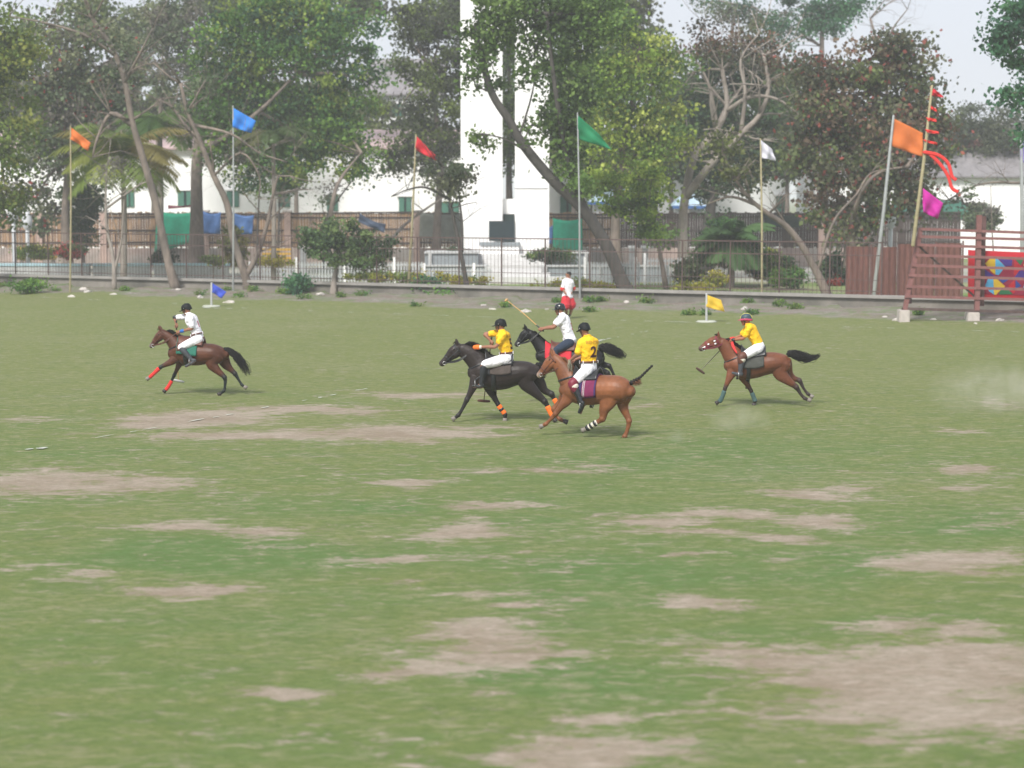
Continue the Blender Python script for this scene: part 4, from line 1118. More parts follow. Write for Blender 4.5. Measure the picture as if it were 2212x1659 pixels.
# pale blue capped wall
bw = empty('parapet_wall', Vector((pt(130, 270, 103).x, 103, .16)))
tag(bw, 'low dirty white wall with a pale blue top behind the railing at left', 'wall')
for x0, x1 in ((-20, 89), (93, 150), (154, 228)):
    a_, b_ = pt(x0, 266, 103), pt(x1, 266, 103)
    seg_ = MB().box(((a_.x + b_.x) / 2, 103.2, (a_.z + .16) / 2), (b_.x - a_.x, .4, a_.z - .16)).build('wall_section', M['white_low'], bw)
    MB().box(((a_.x + b_.x) / 2, 103.2, a_.z + .07), (b_.x - a_.x + .1, .5, .14)).build('cap', M['blue_wall'], seg_)
def picket(label, x0, x1, Yp, ytop, h=None):
    a_, b_ = pt(x0, ytop, Yp), pt(x1, ytop, Yp)
    root = empty('picket_fence', Vector(((a_.x + b_.x) / 2, Yp, .16)))
    tag(root, label, 'fence')
    mb = MB()
    x = a_.x
    z0 = (a_.z - h) if h else 0.16
    while x < b_.x:
        mb.box((x, Yp, (a_.z + z0) / 2), (.07, .03, a_.z - z0))
        x += .155
    mb.build('pickets', M['picket'], root)
    MB().bar((a_.x, Yp + .04, a_.z - .15), (b_.x, Yp + .04, a_.z - .15), .04, .1).build('rail', M['picket'], root)
    MB().bar((a_.x, Yp + .04, z0 + .35), (b_.x, Yp + .04, z0 + .35), .04, .1).build('rail', M['picket'], root)
    x = a_.x
    k = 0
    while x <= b_.x + .01:
        MB().box((x, Yp, (a_.z + .25 + z0) / 2), (.14, .1, a_.z + .25 - z0)).build('post', M['tower'], root)
        x += 2.6
picket('white picket fence left of the tower standing behind the small spreading tree', 296, 424, 101, 262)
picket('white picket fence in front of the left pylon of the tower', 424, 492, 99, 268)
picket('white picket fence right of the tower below the leaning dark trunk', 585, 640, 98, 262)
picket('pale picket fence with white posts ending at the round clipped bush', 645, 694, 99, 258)
picket('short white picket fence on the upper path at middle left', 250, 296, 104, 266)
for x in (303, 372, 468, 632, 645):
    p = pt(x, 260, 106)
    o = empty('gate_pillar', Vector((p.x, 106, .16)))
    tag(o, {303: 'white square pillar by the pink fence pillar at middle left', 372: 'white square pillar behind the small spreading tree', 468: 'white square pillar at the left foot of the tower', 632: 'white square pillar right of the teal net', 645: 'white square pillar at the start of the pale pickets'}[x], 'pillar', 'white pillars in the park')
    MB().box((p.x, 106, 1.0), (.32, .32, 1.7)).build('shaft', M['white_low'], o)
    MB().box((p.x, 106, 1.92), (.42, .42, .14)).build('cap', M['tower'], o)
# benches
def bench(label, x0, x1, ytop, ybot, Yb):
    a_, b_ = pt(x0, ytop, Yb), pt(x1, ybot, Yb)
    root = empty('park_bench', Vector(((a_.x + b_.x) / 2, Yb, .16)))
    tag(root, label, 'bench')
    L_ = b_.x - a_.x
    xm = (a_.x + b_.x) / 2
    mb = MB()
    for k in range(3): mb.box((xm, Yb, a_.z - k * .24), (L_, .04, .12))
    mb.build('backrest', M['yellow_wood'], root)
    mb = MB()
    for k in range(3): mb.box((xm, Yb - .15 - k * .16, b_.z), (L_, .12, .05))
    mb.build('seat', M['yellow_wood'], root)
    for s_ in (-1, 1):
        mb = MB().box((xm + s_ * L_ * .42, Yb + .03, (a_.z + .16) / 2), (.07, .06, a_.z - .1)).box((xm + s_ * L_ * .42, Yb - .45, (b_.z + .16) / 2), (.07, .06, b_.z - .2)).box((xm + s_ * L_ * .42, Yb - .22, b_.z - .06), (.07, .5, .06))
        mb.build('leg', M['concrete_block'], root)
bench('yellow slatted bench by the two white lamps at far left', 20, 57, 248.5, 259, 108)
bench('yellow slatted bench left of the small spreading tree', 262, 291, 249.5, 261, 108)
# garden lamps
def lamp(label, x, ytop, Yl, w_=.3):
    p = pt(x, ytop, Yl)
    root = empty('garden_lamp', Vector((p.x, Yl, .16)))
    tag(root, label, 'lamp')
    MB().tube([(p.x, Yl, .16), (p.x, Yl, p.z - .9)], [.13, .11], n=10).build('post', M['lamp_white'], root, smooth=True)
    MB().tube([(p.x, Yl, p.z - .95), (p.x, Yl, p.z - .8), (p.x, Yl, p.z - .4), (p.x, Yl, p.z)], [.12, .26, .3, .16], n=12).build('lamp_shade', M['lamp_white'], root, smooth=True)
lamp('tall white garden lamp nearest the left edge', 13, 206, 105)
lamp('second white garden lamp from the left edge, shorter', 27, 213, 107)
lamp('white lamp head on a dark post behind the big orange flag pole', 891, 211, 104)

# red sheet fence at right
rs = empty('sheet_fence', wall_pt(870) + Vector((0, 0, .2)))
tag(rs, 'rust red sheet fence behind the grey flag pole', 'fence')
for (xa, xb, yt) in ((846, 870, 246.5), (871, 897, 247), (898, 935, 244), (936, 962, 243)):
    Yr = 86
    a_, b_ = pt(xa, yt, Yr), pt(xb, yt, Yr)
    mb = MB()
    n = int((b_.x - a_.x) / .12)
    vs, fs = [], []
    for i in range(n + 1):
        x = a_.x + (b_.x - a_.x) * i / n
        yy = Yr + (.03 if i % 2 else -.03)
        vs += [(x, yy, .15), (x, yy, a_.z), (x, yy + .02, .15), (x, yy + .02, a_.z)]
    for i in range(n):
        q = i * 4
        fs += [(q, q + 4, q + 5, q + 1), (q + 2, q + 3, q + 7, q + 6), (q + 1, q + 5, q + 7, q + 3)]
    mb.add(vs, fs).build('sheet', M['red_mesh'], rs)
    MB().box((b_.x + .05, Yr, a_.z / 2 + .1), (.07, .07, a_.z)).build('post', M['rust'], rs)

# ================================================================== STEEL STAND, BANNER
SY = 71.6
def q(u, v): return (2660 + u / 4.879) / 3, (640 + v / 4.879) / 3
sf = empty('steel_stand', gnd(905, 318))
tag(sf, 'open frame of horizontal red oxide steel bars on concrete blocks', 'frame')
b1 = pt(*q(265, 1410), SY); t1 = pt(*q(500, 215), SY)
b2 = pt(*q(1310, 1440), SY); 
mb = MB().bar(b1, t1, .16, .16).build('post', M['red_steel'], sf)
MB().box((b1.x + .28, SY + .5, (b1.z + t1.z) / 2 - .6), (.13, .13, t1.z - b1.z - 1.6)).build('post', M['rust'], sf)
MB().box((b2.x + .02, SY, (b2.z + 4.0) / 2 + .05), (.18, .18, 4.0 - b2.z)).build('post', M['red_steel'], sf)
MB().box((b2.x + .35, SY + .6, 2.3), (.15, .15, 3.4)).build('post', M['rust'], sf)
for k, (ul, vl, vr) in enumerate(((500, 230, 282), (480, 340, 380), (440, 460, 512), (420, 612, 662), (360, 760, 812), (320, 905, 960), (290, 1070, 1112), (265, 1215, 1262))):
    a_, b_ = pt(*q(ul, vl), SY - .1), pt(*q(2010, vr), SY - .1)
    d = (b_ - a_) * 1.9
    MB().bar(a_, a_ + d, .07, .10).build('bar', M['red_steel'], sf)
MB().bar(pt(*q(220, 1395), SY - .02), pt(*q(220, 1395), SY - .02) + (pt(*q(2010, 1445), SY) - pt(*q(220, 1395), SY)) * 1.9, .1, .1).build('bar', M['fence_iron'], sf)
MB().bar(pt(*q(470, 480), SY + .3), pt(*q(1300, 1230), SY + .3), .07, .07).build('brace', M['lath_dark'], sf)
for (u0, u1, v0, v1, lab) in ((190, 345, 1418, 1575, 'pale concrete block under the left foot of the steel frame'), (1190, 1370, 1452, 1605, 'pale concrete block under the second post of the steel frame')):
    a_, b_ = pt(*q(u0, v1), SY - .2), pt(*q(u1, v0), SY - .2)
    zt = b_.z
    o = MB().box(((a_.x + b_.x) / 2, SY + .1, zt / 2 - .05), (b_.x - a_.x, .55, zt + .1)).mesh('block')
    bm = bmesh.new(); bm.from_mesh(o); bmesh.ops.bevel(bm, geom=bm.edges[:], offset=.03, segments=2, affect='EDGES'); bm.to_mesh(o); bm.free()
    oo = link('concrete_block', o, M['concrete_block'], org=Vector(((a_.x + b_.x) / 2, SY + .1, 0)))
    tag(oo, lab, 'block')
# grassy strip under the stand gets a few weeds
# patchwork banner hanging behind the bars
BY = SY + 1.0
bn = empty('banner', pt(*q(1190, 540), BY))
tag(bn, 'red bordered patchwork banner of yellow, blue and purple triangles behind the steel bars', 'banner')
def flat(pts_uv, m, name, off):
    P = [pt(*q(u, v), BY - off) for u, v in pts_uv]
    n = len(P)
    mb = MB().add(P + [p + Vector((0, .006, 0)) for p in P], [tuple(range(n)), tuple(range(2 * n - 1, n - 1, -1))] + [(i, i + n, (i + 1) % n + n, (i + 1) % n) for i in range(n)])
    return mb.build(name, m, bn)
MR = mat('banner_red', (0.52, 0.015, 0.03), .8, .12, 2)
MW = mat('banner_wine', (0.30, 0.012, 0.05), .8, .12, 2)
MYl = mat('banner_yellow', (0.70, 0.47, 0.03), .8, .1, 2)
MBl = mat('banner_sky', (0.10, 0.42, 0.70), .8, .1, 2)
MPu = mat('banner_purple', (0.07, 0.03, 0.25), .8, .1, 2)
MGr = mat('banner_green', (0.02, 0.16, 0.06), .8, .1, 2)
MNv = mat('banner_navy', (0.03, 0.06, 0.30), .8, .1, 2)
flat([(1190, 535), (2900, 610), (2900, 1290), (1190, 1225)], MR, 'backing', 0)
flat([(1330, 660), (2900, 730), (2900, 1230), (1330, 1180)], MW, 'field', .012)
for k in range(3):
    o_, s_ = k * 560, k * 22
    def sh(p): return [(u + o_, v + s_) for u, v in p]
    flat(sh([(1440, 735), (1510, 665), (1590, 665), (1590, 895), (1540, 860)]), MYl, 'patch', .024)
    flat(sh([(1592, 665), (1630, 670), (1735, 780), (1640, 905), (1592, 895)]), MBl, 'patch', .024)
    flat(sh([(1640, 665), (1840, 680), (1830, 770), (1740, 775)]), MPu, 'patch', .024)
    flat(sh([(1330, 655), (1440, 660), (1400, 740)]), MGr, 'patch', .024)
    flat(sh([(1430, 810), (1580, 920), (1300, 925), (1380, 820)]), MPu, 'patch', .026)
    flat(sh([(1590, 925), (1850, 935), (1700, 1025), (1640, 970)]), MNv, 'patch', .024)
    flat(sh([(1440, 1060), (1480, 965), (1560, 955), (1570, 1190), (1500, 1140)]), MBl, 'patch', .024)
    flat(sh([(1562, 955), (1620, 965), (1735, 1070), (1640, 1150), (1600, 1195), (1572, 1190)]), MYl, 'patch', .024)
    flat(sh([(1660, 1130), (1740, 1080), (1850, 1185), (1640, 1190)]), MGr, 'patch', .026)
    flat(sh([(1890, 975), (1970, 1060), (1885, 1110)]), MNv, 'patch', .026)
    flat(sh([(1780, 1060), (1870, 975), (1880, 1150), (1850, 1180)]), MR, 'patch', .024)
    flat(sh([(1870, 680), (1990, 790), (1890, 920), (1860, 900)]), MR, 'patch', .024)

# ================================================================== FLAGPOLES
def flag_pole(label, base, top, Yp, r0, pm, flags=(), name='flagpole', r1=None, pale=None):
    b_, t_ = pt(*base, Yp), pt(*top, Yp)
    b_.z = max(b_.z, 0.0) if b_.z > 1.0 else 0.12
    root = empty(name, b_)
    tag(root, label, 'flagpole')
    MB().tube([b_, b_.lerp(t_, .5) + Vector((.03, 0, 0)), t_], [r0, r0 * .85, r1 or r0 * .6], n=8).build('pole', M[pm], root, smooth=True)
    for cor, m, sd_ in flags:
        cloth('flag', None, None, cor, Yp, M[m], root, sag=0, nu=16, nv=10, amp=.07, seed=sd_)
    return root
flag_pole('bamboo pole with a small orange pennant at far left', (70, 285), (70.5, 126), 92, .05, 'bamboo', [([(70.6, 127), (91, 143), (88, 151), (70.5, 139)], 'f_orange', 1)])
flag_pole('grey pole with a sky blue flag in front of the big green tree', (233, 292), (233, 106), 91, .05, 'steel_grey', [([(232.8, 107.5), (256, 121), (251, 133), (233, 127.5)], 'f_blue', 2)])
flag_pole('bamboo pole leaning a little with a red pennant left of the tower', (408, 292), (416, 135), 90, .06, 'bamboo', [([(417, 136.5), (437, 157), (436, 160.5), (415, 150)], 'f_red', 3)])
flag_pole('grey pole with a dark green pennant right of the tower', (580, 296), (577.5, 113), 83.5, .048, 'steel_grey', [([(577.6, 115), (599, 134), (612, 150), (578, 139)], 'f_green', 4)])
flag_pole('bamboo pole with a small white flag near the bare tree', (762, 297), (760.5, 139), 85, .055, 'bamboo', [([(760.8, 140), (772, 149), (776, 161), (761, 158)], 'f_white', 5)])
flag_pole('leaning grey pole with the largest orange flag', (873, 299), (893.5, 116), 84, .09, 'steel_grey', [([(893, 118), (923, 133), (922.5, 157), (891, 146)], 'f_orange', 6)])
rp_ = flag_pole('bamboo pole hung with red ribbons and a magenta pennant at the steel frame', (913, 245), (932, 86), SY - .3, .075, 'bamboo',
          [([(930.5, 86), (943, 96), (943.5, 98), (931, 95)], 'f_red', 7), ([(923, 188), (943, 203), (938, 219), (922.5, 212)], 'f_magenta', 8)])
for i, (x0, y0, x1, y1, h) in enumerate(((929, 105, 937, 110, 4.5), (926, 117, 937, 120.5, 4), (925, 129, 939.5, 133, 3.5), (923, 139, 938, 144, 3), (922, 151, 939, 155, 4))):
    cloth('ribbon', None, None, [(x0, y0), (x1 - 1, y1 - 1.5), (x1, y1 + h * .4), (x0 + 2, y0 + h)], SY - .35, M['red_wrap'], rp_, sag=0, amp=.04, seed=i)
for i, P in enumerate(([(924, 152), (938, 155), (948, 163), (952, 176), (956, 180)], [(930, 154), (940, 164), (948, 176), (952, 188), (958, 192)])):
    mb = MB()
    for a_, b_ in zip(P[:-1], P[1:]):
        pass
    Q = [pt(x, y, SY - .4 - .05 * k) for k, (x, y) in enumerate(P)]
    mb.add(*etube(Q, [(.065, .02)] * len(Q), n=8, L=(0, 1, 0), sub=4))
    mb.build('ribbon', M['red_wrap'], rp_, smooth=True)
flag_pole('grey pole with a lilac flag at the right edge', (1022, 300), (1021, 130), 95, .12, 'steel_grey', [([(1020, 138), (1032, 144), (1032, 168), (1020, 160)], 'f_lilac', 9)])
# goal flags
def goal(label, x, ybase, ytop, cor, m, sd_):
    g = gnd(x, ybase)
    Yg = g.y
    t_ = pt(x, ytop, Yg)
    root = empty('goal_flag', g)
    tag(root, label, 'flag')
    zb_ = 0.22 * max(0, min(1, (7 - off_wall(g.x, g.y)) / 7))
    MB().tube([g, t_], [.05, .035], n=8).build('pole', M['white_low'], root, smooth=True)
    MB().tube([g + Vector((0, 0, .0)), g + Vector((0, 0, .05 + zb_ * .5))], [.42, .34], n=14, cap=False).build('base', M['chalk'], root, smooth=True)
    cloth('flag', None, None, cor, Yg, M[m], root, sag=0, nu=14, nv=10, amp=.03, seed=sd_)
goal('low royal blue goal flag behind the rider at left', 211.5, 306.5, 283, [(212, 283), (219, 287.5), (227, 292.5), (221.5, 299)][:1] + [(226.5, 292), (221.5, 298.5), (211.8, 292)], 'f_royal', 1)
goal('low yellow goal flag on a white base at right', 706.5, 322, 294, [(706, 294.5), (721, 300), (725, 312), (706, 307)], 'f_yellow', 2)
# ================================================================== HORSES AND RIDERS
class Crop:
    """reads positions off an enlargement of the photo and puts them on a vertical plane through the animal"""
    def __init__(s, x0, y0, z, Yb, cu, yaw=0.0):
        s.x0, s.y0, s.z, s.yaw = x0, y0, z, radians(yaw)
        s.L = Vector((sin(s.yaw), cos(s.yaw), 0))          # the animal's right side (it heads left)
        s.H = Vector((-cos(s.yaw), sin(s.yaw), 0))
        px, _ = s.px(cu, 0)
        s.B = Vector(((px - 512) / F * Yb * 1.0, Yb, 0))
        s.m = Yb / F / (3 * z)                              # metres per enlargement pixel
    def px(s, u, v): return ((s.x0 + u / s.z) / 3, (s.y0 + v / s.z) / 3)
    def P(s, u, v, lat=0.0):
        d = ray(*s.px(u, v))
        o = Vector((0, 0, CAM_H))
        t = ((s.B + s.L * lat - o).dot(s.L)) / d.dot(s.L)
        return o + d * t
    def path(s, rows, lat=0.0):
        """rows: (u, v, r[, lateral radius in m[, lateral offset]])"""
        P, R = [], []
        for r in rows:
            lo = r[4] if len(r) > 4 else lat
            P.append(s.P(r[0], r[1], lo))
            rr = r[2] * s.m
            R.append((rr, r[3] if len(r) > 3 and r[3] else rr * 0.85))
        return P, R

def strand_bundle(name, paths, r, m, parent):
    mb = MB()
    for pts_, k in paths:
        n = len(pts_)
        mb.add(*etube(pts_, [r * k * (1 - 0.8 * i / (n - 1)) for i in range(n)], n=3, cap=False))
    return mb.build(name, m, parent, smooth=True)

def surf_point(bvh, c, d, far=1.6):
    """outermost surface point seen from outside towards c along -d"""
    c, d = Vector(c), Vector(d).normalized()
    hit = bvh.ray_cast(c + d * far, -d, far)
    return (hit[0], hit[1]) if hit[0] is not None else (c + d * min(0.3, far * .5), d)

def band(bvh, c, ax, up, w_, th, n=28, a0=0, a1=360, off=0.004, far=0.9):
    """strap round the body at c, axis ax (direction the strap is wide in)"""
    ax = Vector(ax).normalized()
    up = Vector(up); up = (up - ax * up.dot(ax)).normalized()
    sd_ = ax.cross(up)
    vs, fs = [], []
    closed = (a1 - a0) >= 359
    m = n if closed else n + 1
    for i in range(m):
        q_ = radians(a0 + (a1 - a0) * i / n)
        d = up * cos(q_) + sd_ * sin(q_)
        p, _ = surf_point(bvh, c, d, far)
        for k, (da, dr) in enumerate(((-w_ / 2, off - .006), (-w_ / 2, off + th), (w_ / 2, off + th), (w_ / 2, off - .006))):
            vs.append(p + ax * da + d * dr)
    for i in range(n if closed else n):
        j = (i + 1) % m
        for k in range(4):
            a_, b_ = i * 4 + k, i * 4 + (k + 1) % 4
            c_, d_ = j * 4 + (k + 1) % 4, j * 4 + k
            fs.append((a_, b_, c_, d_))
    if not closed:
        fs += [(0, 1, 2, 3), tuple(4 * n + k for k in (3, 2, 1, 0))]
    return vs, fs

def horse(S):
    c = S['crop']
    L = c.L
    src = MB()
    tr = S['trunk']
    P, R = c.path(tr)
    src.add(*etube(P, R, n=20, L=L, sub=4))
    trunkP, trunkR = P, R
    P2, R2 = c.path(S['neck'])
    src.add(*etube(P2, R2, n=16, L=L, sub=4))
    P3, R3 = c.path(S['head'])
    src.add(*etube(P3, R3, n=16, L=L, sub=3))
    headP = P3
    # cheek, muzzle and nostril swellings
    hd = (P3[-1] - P3[0]).normalized()
    hup = L.cross(hd).normalized()
    if hup.z < 0: hup = -hup
    jw = P3[0].lerp(P3[1], 0.8) - hup * R3[1][0] * .45
    src.add(*etube([jw - hd * .03, jw + hd * .05], [(R3[1][0] * .62, R3[1][1] * 1.02)] * 2, n=10, L=L))
    for sg in (-1, 1):
        e = P3[1] + L * R3[1][1] * .78 * sg + hup * R3[1][0] * .42
        src.add(*etube([e - hd * .03, e + hd * .03], [.028, .022], n=8, L=L))
        b_ = P2[-1].lerp(P3[0], .75) + L * .05 * sg + hup * R3[0][0] * .6
        tip = b_ + (hup * 1.0 - hd * S.get('ear', .45)) * .15 + L * .02 * sg
        src.add(*etube([b_, b_.lerp(tip, .5), tip], [(.034, .022), (.036, .018), (.008, .006)], n=8, L=L))
        nz_ = P3[-1] + L * R3[-1][1] * .65 * sg + hup * .012
        src.add(*etube([nz_ - hd * .02, nz_ + hd * .02], [.022, .018], n=8))
    # shoulder and haunch masses, then the legs
    legs = S['legs']
    for lg in legs:
        lat = lg['lat']
        rows = [(u, v, r, None, lat * f) for (u, v, r), f in zip(lg['p'], [0.62, 0.9] + [1.0] * 9)]
        Pl, Rl = c.path(rows)
        n_ = len(Pl)
        Rl = [(a_ * 0.93, b_ * (.72 if i < 2 else .86)) for i, (a_, b_) in enumerate(Rl)]
        lg['P'], lg['R'] = Pl, Rl
        src.add(*etube(Pl, Rl, n=12, L=L, sub=4))
        kn = lg.get('joint', 3)                     # knee or hock gets a bony swelling
        src.add(*etube([Pl[kn] + Vector((0, 0, .012)), Pl[kn] - Vector((0, 0, .012))], [Rl[kn][0] * 1.10, Rl[kn][0] * 1.10], n=8))
        fe = Pl[-2]
        src.add(*etube([fe + Vector((.008, 0, 0)), fe - Vector((.008, 0, 0))], [Rl[-2][0] * 1.15] * 2, n=8))
    body = remeshed(src, 'body', 0.0135, 3)
    # coat colour from the nearest part of the skeleton
    V = verts_np(body)
    coat, dark, pale = [np.array(x) for x in (S['coat'], S['dark'], S.get('muzzle', S['dark']))]
    cols = np.tile(coat, (len(V), 1))
    def seg_w(pts_, r):
        pts_ = np.array([list(p) for p in pts_])
        d = np.min(np.linalg.norm(V[:, None, :] - pts_[None], axis=2), axis=1)
        return np.clip(1.5 - d / r, 0, 1)[:, None]
    for lg in legs:
        k0 = lg.get('dark_from', 3)
        if S.get('points', True) or lg.get('force'):
            A = catmull(np.array([list(p) for p in lg['P'][k0:]]), 5)
            w_ = seg_w([Vector(a_) for a_ in A], 0.10)
            cols = cols * (1 - w_) + dark * w_
    w_ = seg_w([headP[-1] + hd * .02, headP[-1]], 0.085)
    cols = cols * (1 - w_ * .9) + pale * w_ * .9
    fl = fbm(V[:, 0] * 5, V[:, 2] * 5, 5)[:, None]
    low = np.clip((np.array([p.z for p in trunkP]).mean() - V[:, 2:3]) * 1.5, -0.3, 0.3)
    cols = cols * (1 + 0.20 * fl) * (1 + .12 * fbm(V[:, 0] * 14, V[:, 2] * 14, 8)[:, None])
    set_col(body, np.clip(cols, 0, 1))
    base = Vector((c.B.x, c.B.y, 0))
    root = link('horse', body, M['hide'], org=base, smooth=True)
    tag(root, S['label'], 'horse')
    bv = BVHTree.FromPolygons([Vector(v) for v in V], [tuple(p.vertices) for p in body.polygons])
    S['bvh'], S['root'] = bv, root
    # eyes
    for sg in (-1, 1):
        e = P3[1] * .65 + P3[0] * .35 + hup * R3[1][0] * .35
        p, n_ = surf_point(bv, e, L * sg, .5)
        MB().tube([p - L * sg * .012, p + L * sg * .004], [.020, .012], n=10).build('eye', M['eye'], root, smooth=True)
    # hooves and wraps
    for lg in legs:
        Pl, Rl = lg['P'], lg['R']
        d = (Pl[-1] - Pl[-2]).normalized()
        h0 = Pl[-1] - d * .035
        r0 = max(.043, Rl[-1][0] * 1.02)
        MB().add(*etube([h0, h0 + d * .05, h0 + d * .085], [(r0 * .92, r0 * .85), (r0 * 1.12, r0), (r0 * 1.22, r0 * 1.08)], n=14, L=L, cap=False)).build('hoof', M[lg.get('hoof', 'hoof_dark')], root, smooth=True)
        if lg.get('wrap'):
            mname, t0, t1 = lg['wrap'][:3]
            A = catmull(np.array([list(p) + [r[0], r[1]] for p, r in zip(Pl, Rl)]), 10)
            i0, i1 = int(t0 * 10), int(t1 * 10)
            A = A[i0:i1 + 1]
            rr = [(a_[3] + .012 + .004 * (i % 2), a_[4] + .012 + .004 * (i % 2)) for i, a_ in enumerate(A)]
            wo = MB().add(*etube([Vector(a_[:3]) for a_ in A], rr, n=14, L=L)).build('leg_wrap', M[mname], root, smooth=True)
            for t in lg['wrap'][3:]:
                k = min(len(A) - 2, int((t - t0) * 10))
                a_, b_ = A[k], A[k + 1]
                dd = Vector(b_[:3]) - Vector(a_[:3])
                p = Vector(a_[:3])
                MB().add(*etube([p, p + dd.normalized() * .022], [(a_[3] + .02, a_[4] + .02)] * 2, n=14, L=L)).build('strap', M['black_leather'], wo, smooth=True)
    # mane
    A = catmull(np.array([list(p) + [r[0]] for p, r in zip(P2, R2)]), 12)
    paths = []
    for k in range(S.get('mane_n', 260)):
        i = rng.uniform(0.06, 1) * (len(A) - 2)
        j = int(i)
        p = Vector(A[j][:3]).lerp(Vector(A[j + 1][:3]), i - j)
        tg = (Vector(A[j + 1][:3]) - Vector(A[j][:3])).normalized()
        up = L.cross(tg).normalized()
        if up.z < 0: up = -up
        b_, _ = surf_point(bv, p, up, .5)
        ln = S.get('mane_len', .11) * rng.uniform(.6, 1.3)
        side = rng.choice((-1, -1, 1)) * L
        b_ = b_ - up * .012 + L * rng.uniform(-.018, .018)
        flow = -tg if S.get('mane_flow', 1) else tg
        q1 = b_ + up * ln * .45 + flow * ln * .25 + side * .012
        q2 = q1 + (flow * .55 + side * .22 + up * rng.uniform(-.25, .35)) * ln * .8
        paths.append(([b_, q1, q2], 1))
    strand_bundle('mane', paths, S.get('mane_r', .010), M[S.get('mane_mat', 'hair')], root)
    paths = []
    for k in range(26):                              # forelock between the ears
        b_ = P3[0] + hup * R3[0][0] * .85 + L * rng.uniform(-.02, .02)
        q1 = b_ + hup * .05 + hd * rng.uniform(-.02, .03)
        paths.append(([b_, q1, q1 + hd * rng.uniform(-.05, .07) + hup * rng.uniform(-.01, .04) + L * rng.uniform(-.03, .03)], 1))
    strand_bundle('forelock', paths, .0075, M[S.get('mane_mat', 'hair')], root)
    # tail
    TP, TR = c.path(S['tail'])
    A = catmull(np.array([list(p) + [r[0]] for p, r in zip(TP, TR)]), 5)
    if S.get('braid'):
        mb = MB()
        Pq = [Vector(a_[:3]) for a_ in A]
        Rq = [max(.012, a_[3] * (1 + .28 * sin(i * 1.9))) for i, a_ in enumerate(A)]
        mb.add(*etube(Pq, Rq, n=10, L=L, sub=3))
        tl = mb.build('tail', M['hair_brown'] if False else M['hair'], root, smooth=True)
        paths = []
        for k in range(120):
            i = rng.randrange(2, 9)
            p = Pq[i] + Vector((rng.gauss(0, 1), rng.gauss(0, 1), rng.gauss(0, 1))) * .012
            d = (Pq[i + 1] - Pq[i]).normalized() + Vector((rng.uniform(-.2, .6), rng.uniform(-.5, .5), rng.uniform(-1.0, .1)))
            paths.append(([p, p + d * .05, p + d * .10 + Vector((0, 0, -.03))], 1))
        strand_bundle('tail_hair', paths, .009, M['hair_brown'], tl)
    else:
        paths = []
        core = [Vector(a_[:3]) for a_ in A]
        for k in range(S.get('tail_n', 230)):
            q_, rr = rng.uniform(0, 2 * pi), math.sqrt(rng.uniform(0, 1))
            ln = rng.uniform(.42, 1.0)
            fly = rng.uniform(-.5, .9) if rng.random() < .3 else 0
            n_ = int((len(A) - 1) * ln)
            pts_ = []
            wob = rng.uniform(0, 6)
            for i in range(0, n_ + 1, 2):
                a_ = A[i]
                tg = np.array(A[min(i + 1, len(A) - 1)][:3]) - np.array(A[max(i - 1, 0)][:3])
                tg = Vector(tg).normalized()
                up = L.cross(tg).normalized()
                r = a_[3] * rr * (1 + .28 * sin(i * .8 + wob) + fly * i / len(A))
                pts_.append(Vector(a_[:3]) + up * r * cos(q_) + L * r * .8 * sin(q_))
            if len(pts_) > 2: paths.append((pts_, 1))
        tl = strand_bundle('tail', paths, .0105, M['hair'], root)
        nk = max(3, len(A) // 3)
        MB().add(*etube([Vector(a_[:3]) for a_ in A[:nk]], [max(.015, a_[3] * .62) for a_ in A[:nk]], n=10, L=L)).build('dock', M['hair'], tl, smooth=True)
    # saddle cloth, saddle, girth
    A = catmull(np.array([list(p) + list(r) for p, r in zip(trunkP, trunkR)]), 8)
    ctr = [Vector(a_[:3]) for a_ in A]
    def at_u(u):
        best = min(range(len(ctr)), key=lambda i: abs((ctr[i] - c.P(u, tr[len(tr) // 2][1])).dot(c.H)))
        return ctr[best]
    def sheet(name, u0, u1, ang0, ang1, off, thick, m, parent, prof=None, nu=14, nv=26, skirt=0.0):
        """patch lying over the back between columns u0..u1, from ang0 (near side, negative) over the top to ang1"""
        vs, fs = [], []
        for j in range(nv + 1):
            ang = radians(ang0 + (ang1 - ang0) * j / nv)
            for i in range(nu + 1):
                u = u0 + (u1 - u0) * i / nu
                cc = at_u(u) if True else None
                cc = cc + c.H * (c.P(u, tr[len(tr) // 2][1]) - cc).dot(c.H)
                d = Vector((0, 0, 1)) * cos(ang) + L * sin(ang)
                p, n_ = surf_point(bv, cc, d, .8)
                o_ = off + (prof(i / nu, j / nv) if prof else 0)
                edge = min(j, nv - j) / nv
                flare = skirt * max(0, 1 - edge * 6) 
                vs.append(p + d * (o_ + flare))
        n1 = len(vs)
        vs2 = []
        k = 0
        for j in range(nv + 1):
            ang = radians(ang0 + (ang1 - ang0) * j / nv)
            d = Vector((0, 0, 1)) * cos(ang) + L * sin(ang)
            for i in range(nu + 1):
                vs2.append(vs[k] + d * thick); k += 1
        for j in range(nv):
            for i in range(nu):
                q_ = j * (nu + 1) + i
                f = (q_, q_ + 1, q_ + nu + 2, q_ + nu + 1)
                fs += [f[::-1], tuple(x + n1 for x in f)]
        bd = [(i, i + 1) for i in range(nu)] + [((nu + 1) * (j + 1) - 1, (nu + 1) * (j + 2) - 1) for j in range(nv)] + \
             [((nu + 1) * nv + i + 1, (nu + 1) * nv + i) for i in range(nu)] + [((nu + 1) * (j + 1), (nu + 1) * j) for j in range(nv)]
        fs += [(a_, b_, b_ + n1, a_ + n1) for a_, b_ in bd]
        return MB().add(vs + vs2, fs).build(name, m, parent, smooth=True)
    cl = S['cloth']
    co = sheet('saddle_cloth', cl['u'][0], cl['u'][1], -cl['ang'], cl['ang'], .012, .012, M[cl['m']], root, skirt=.02)
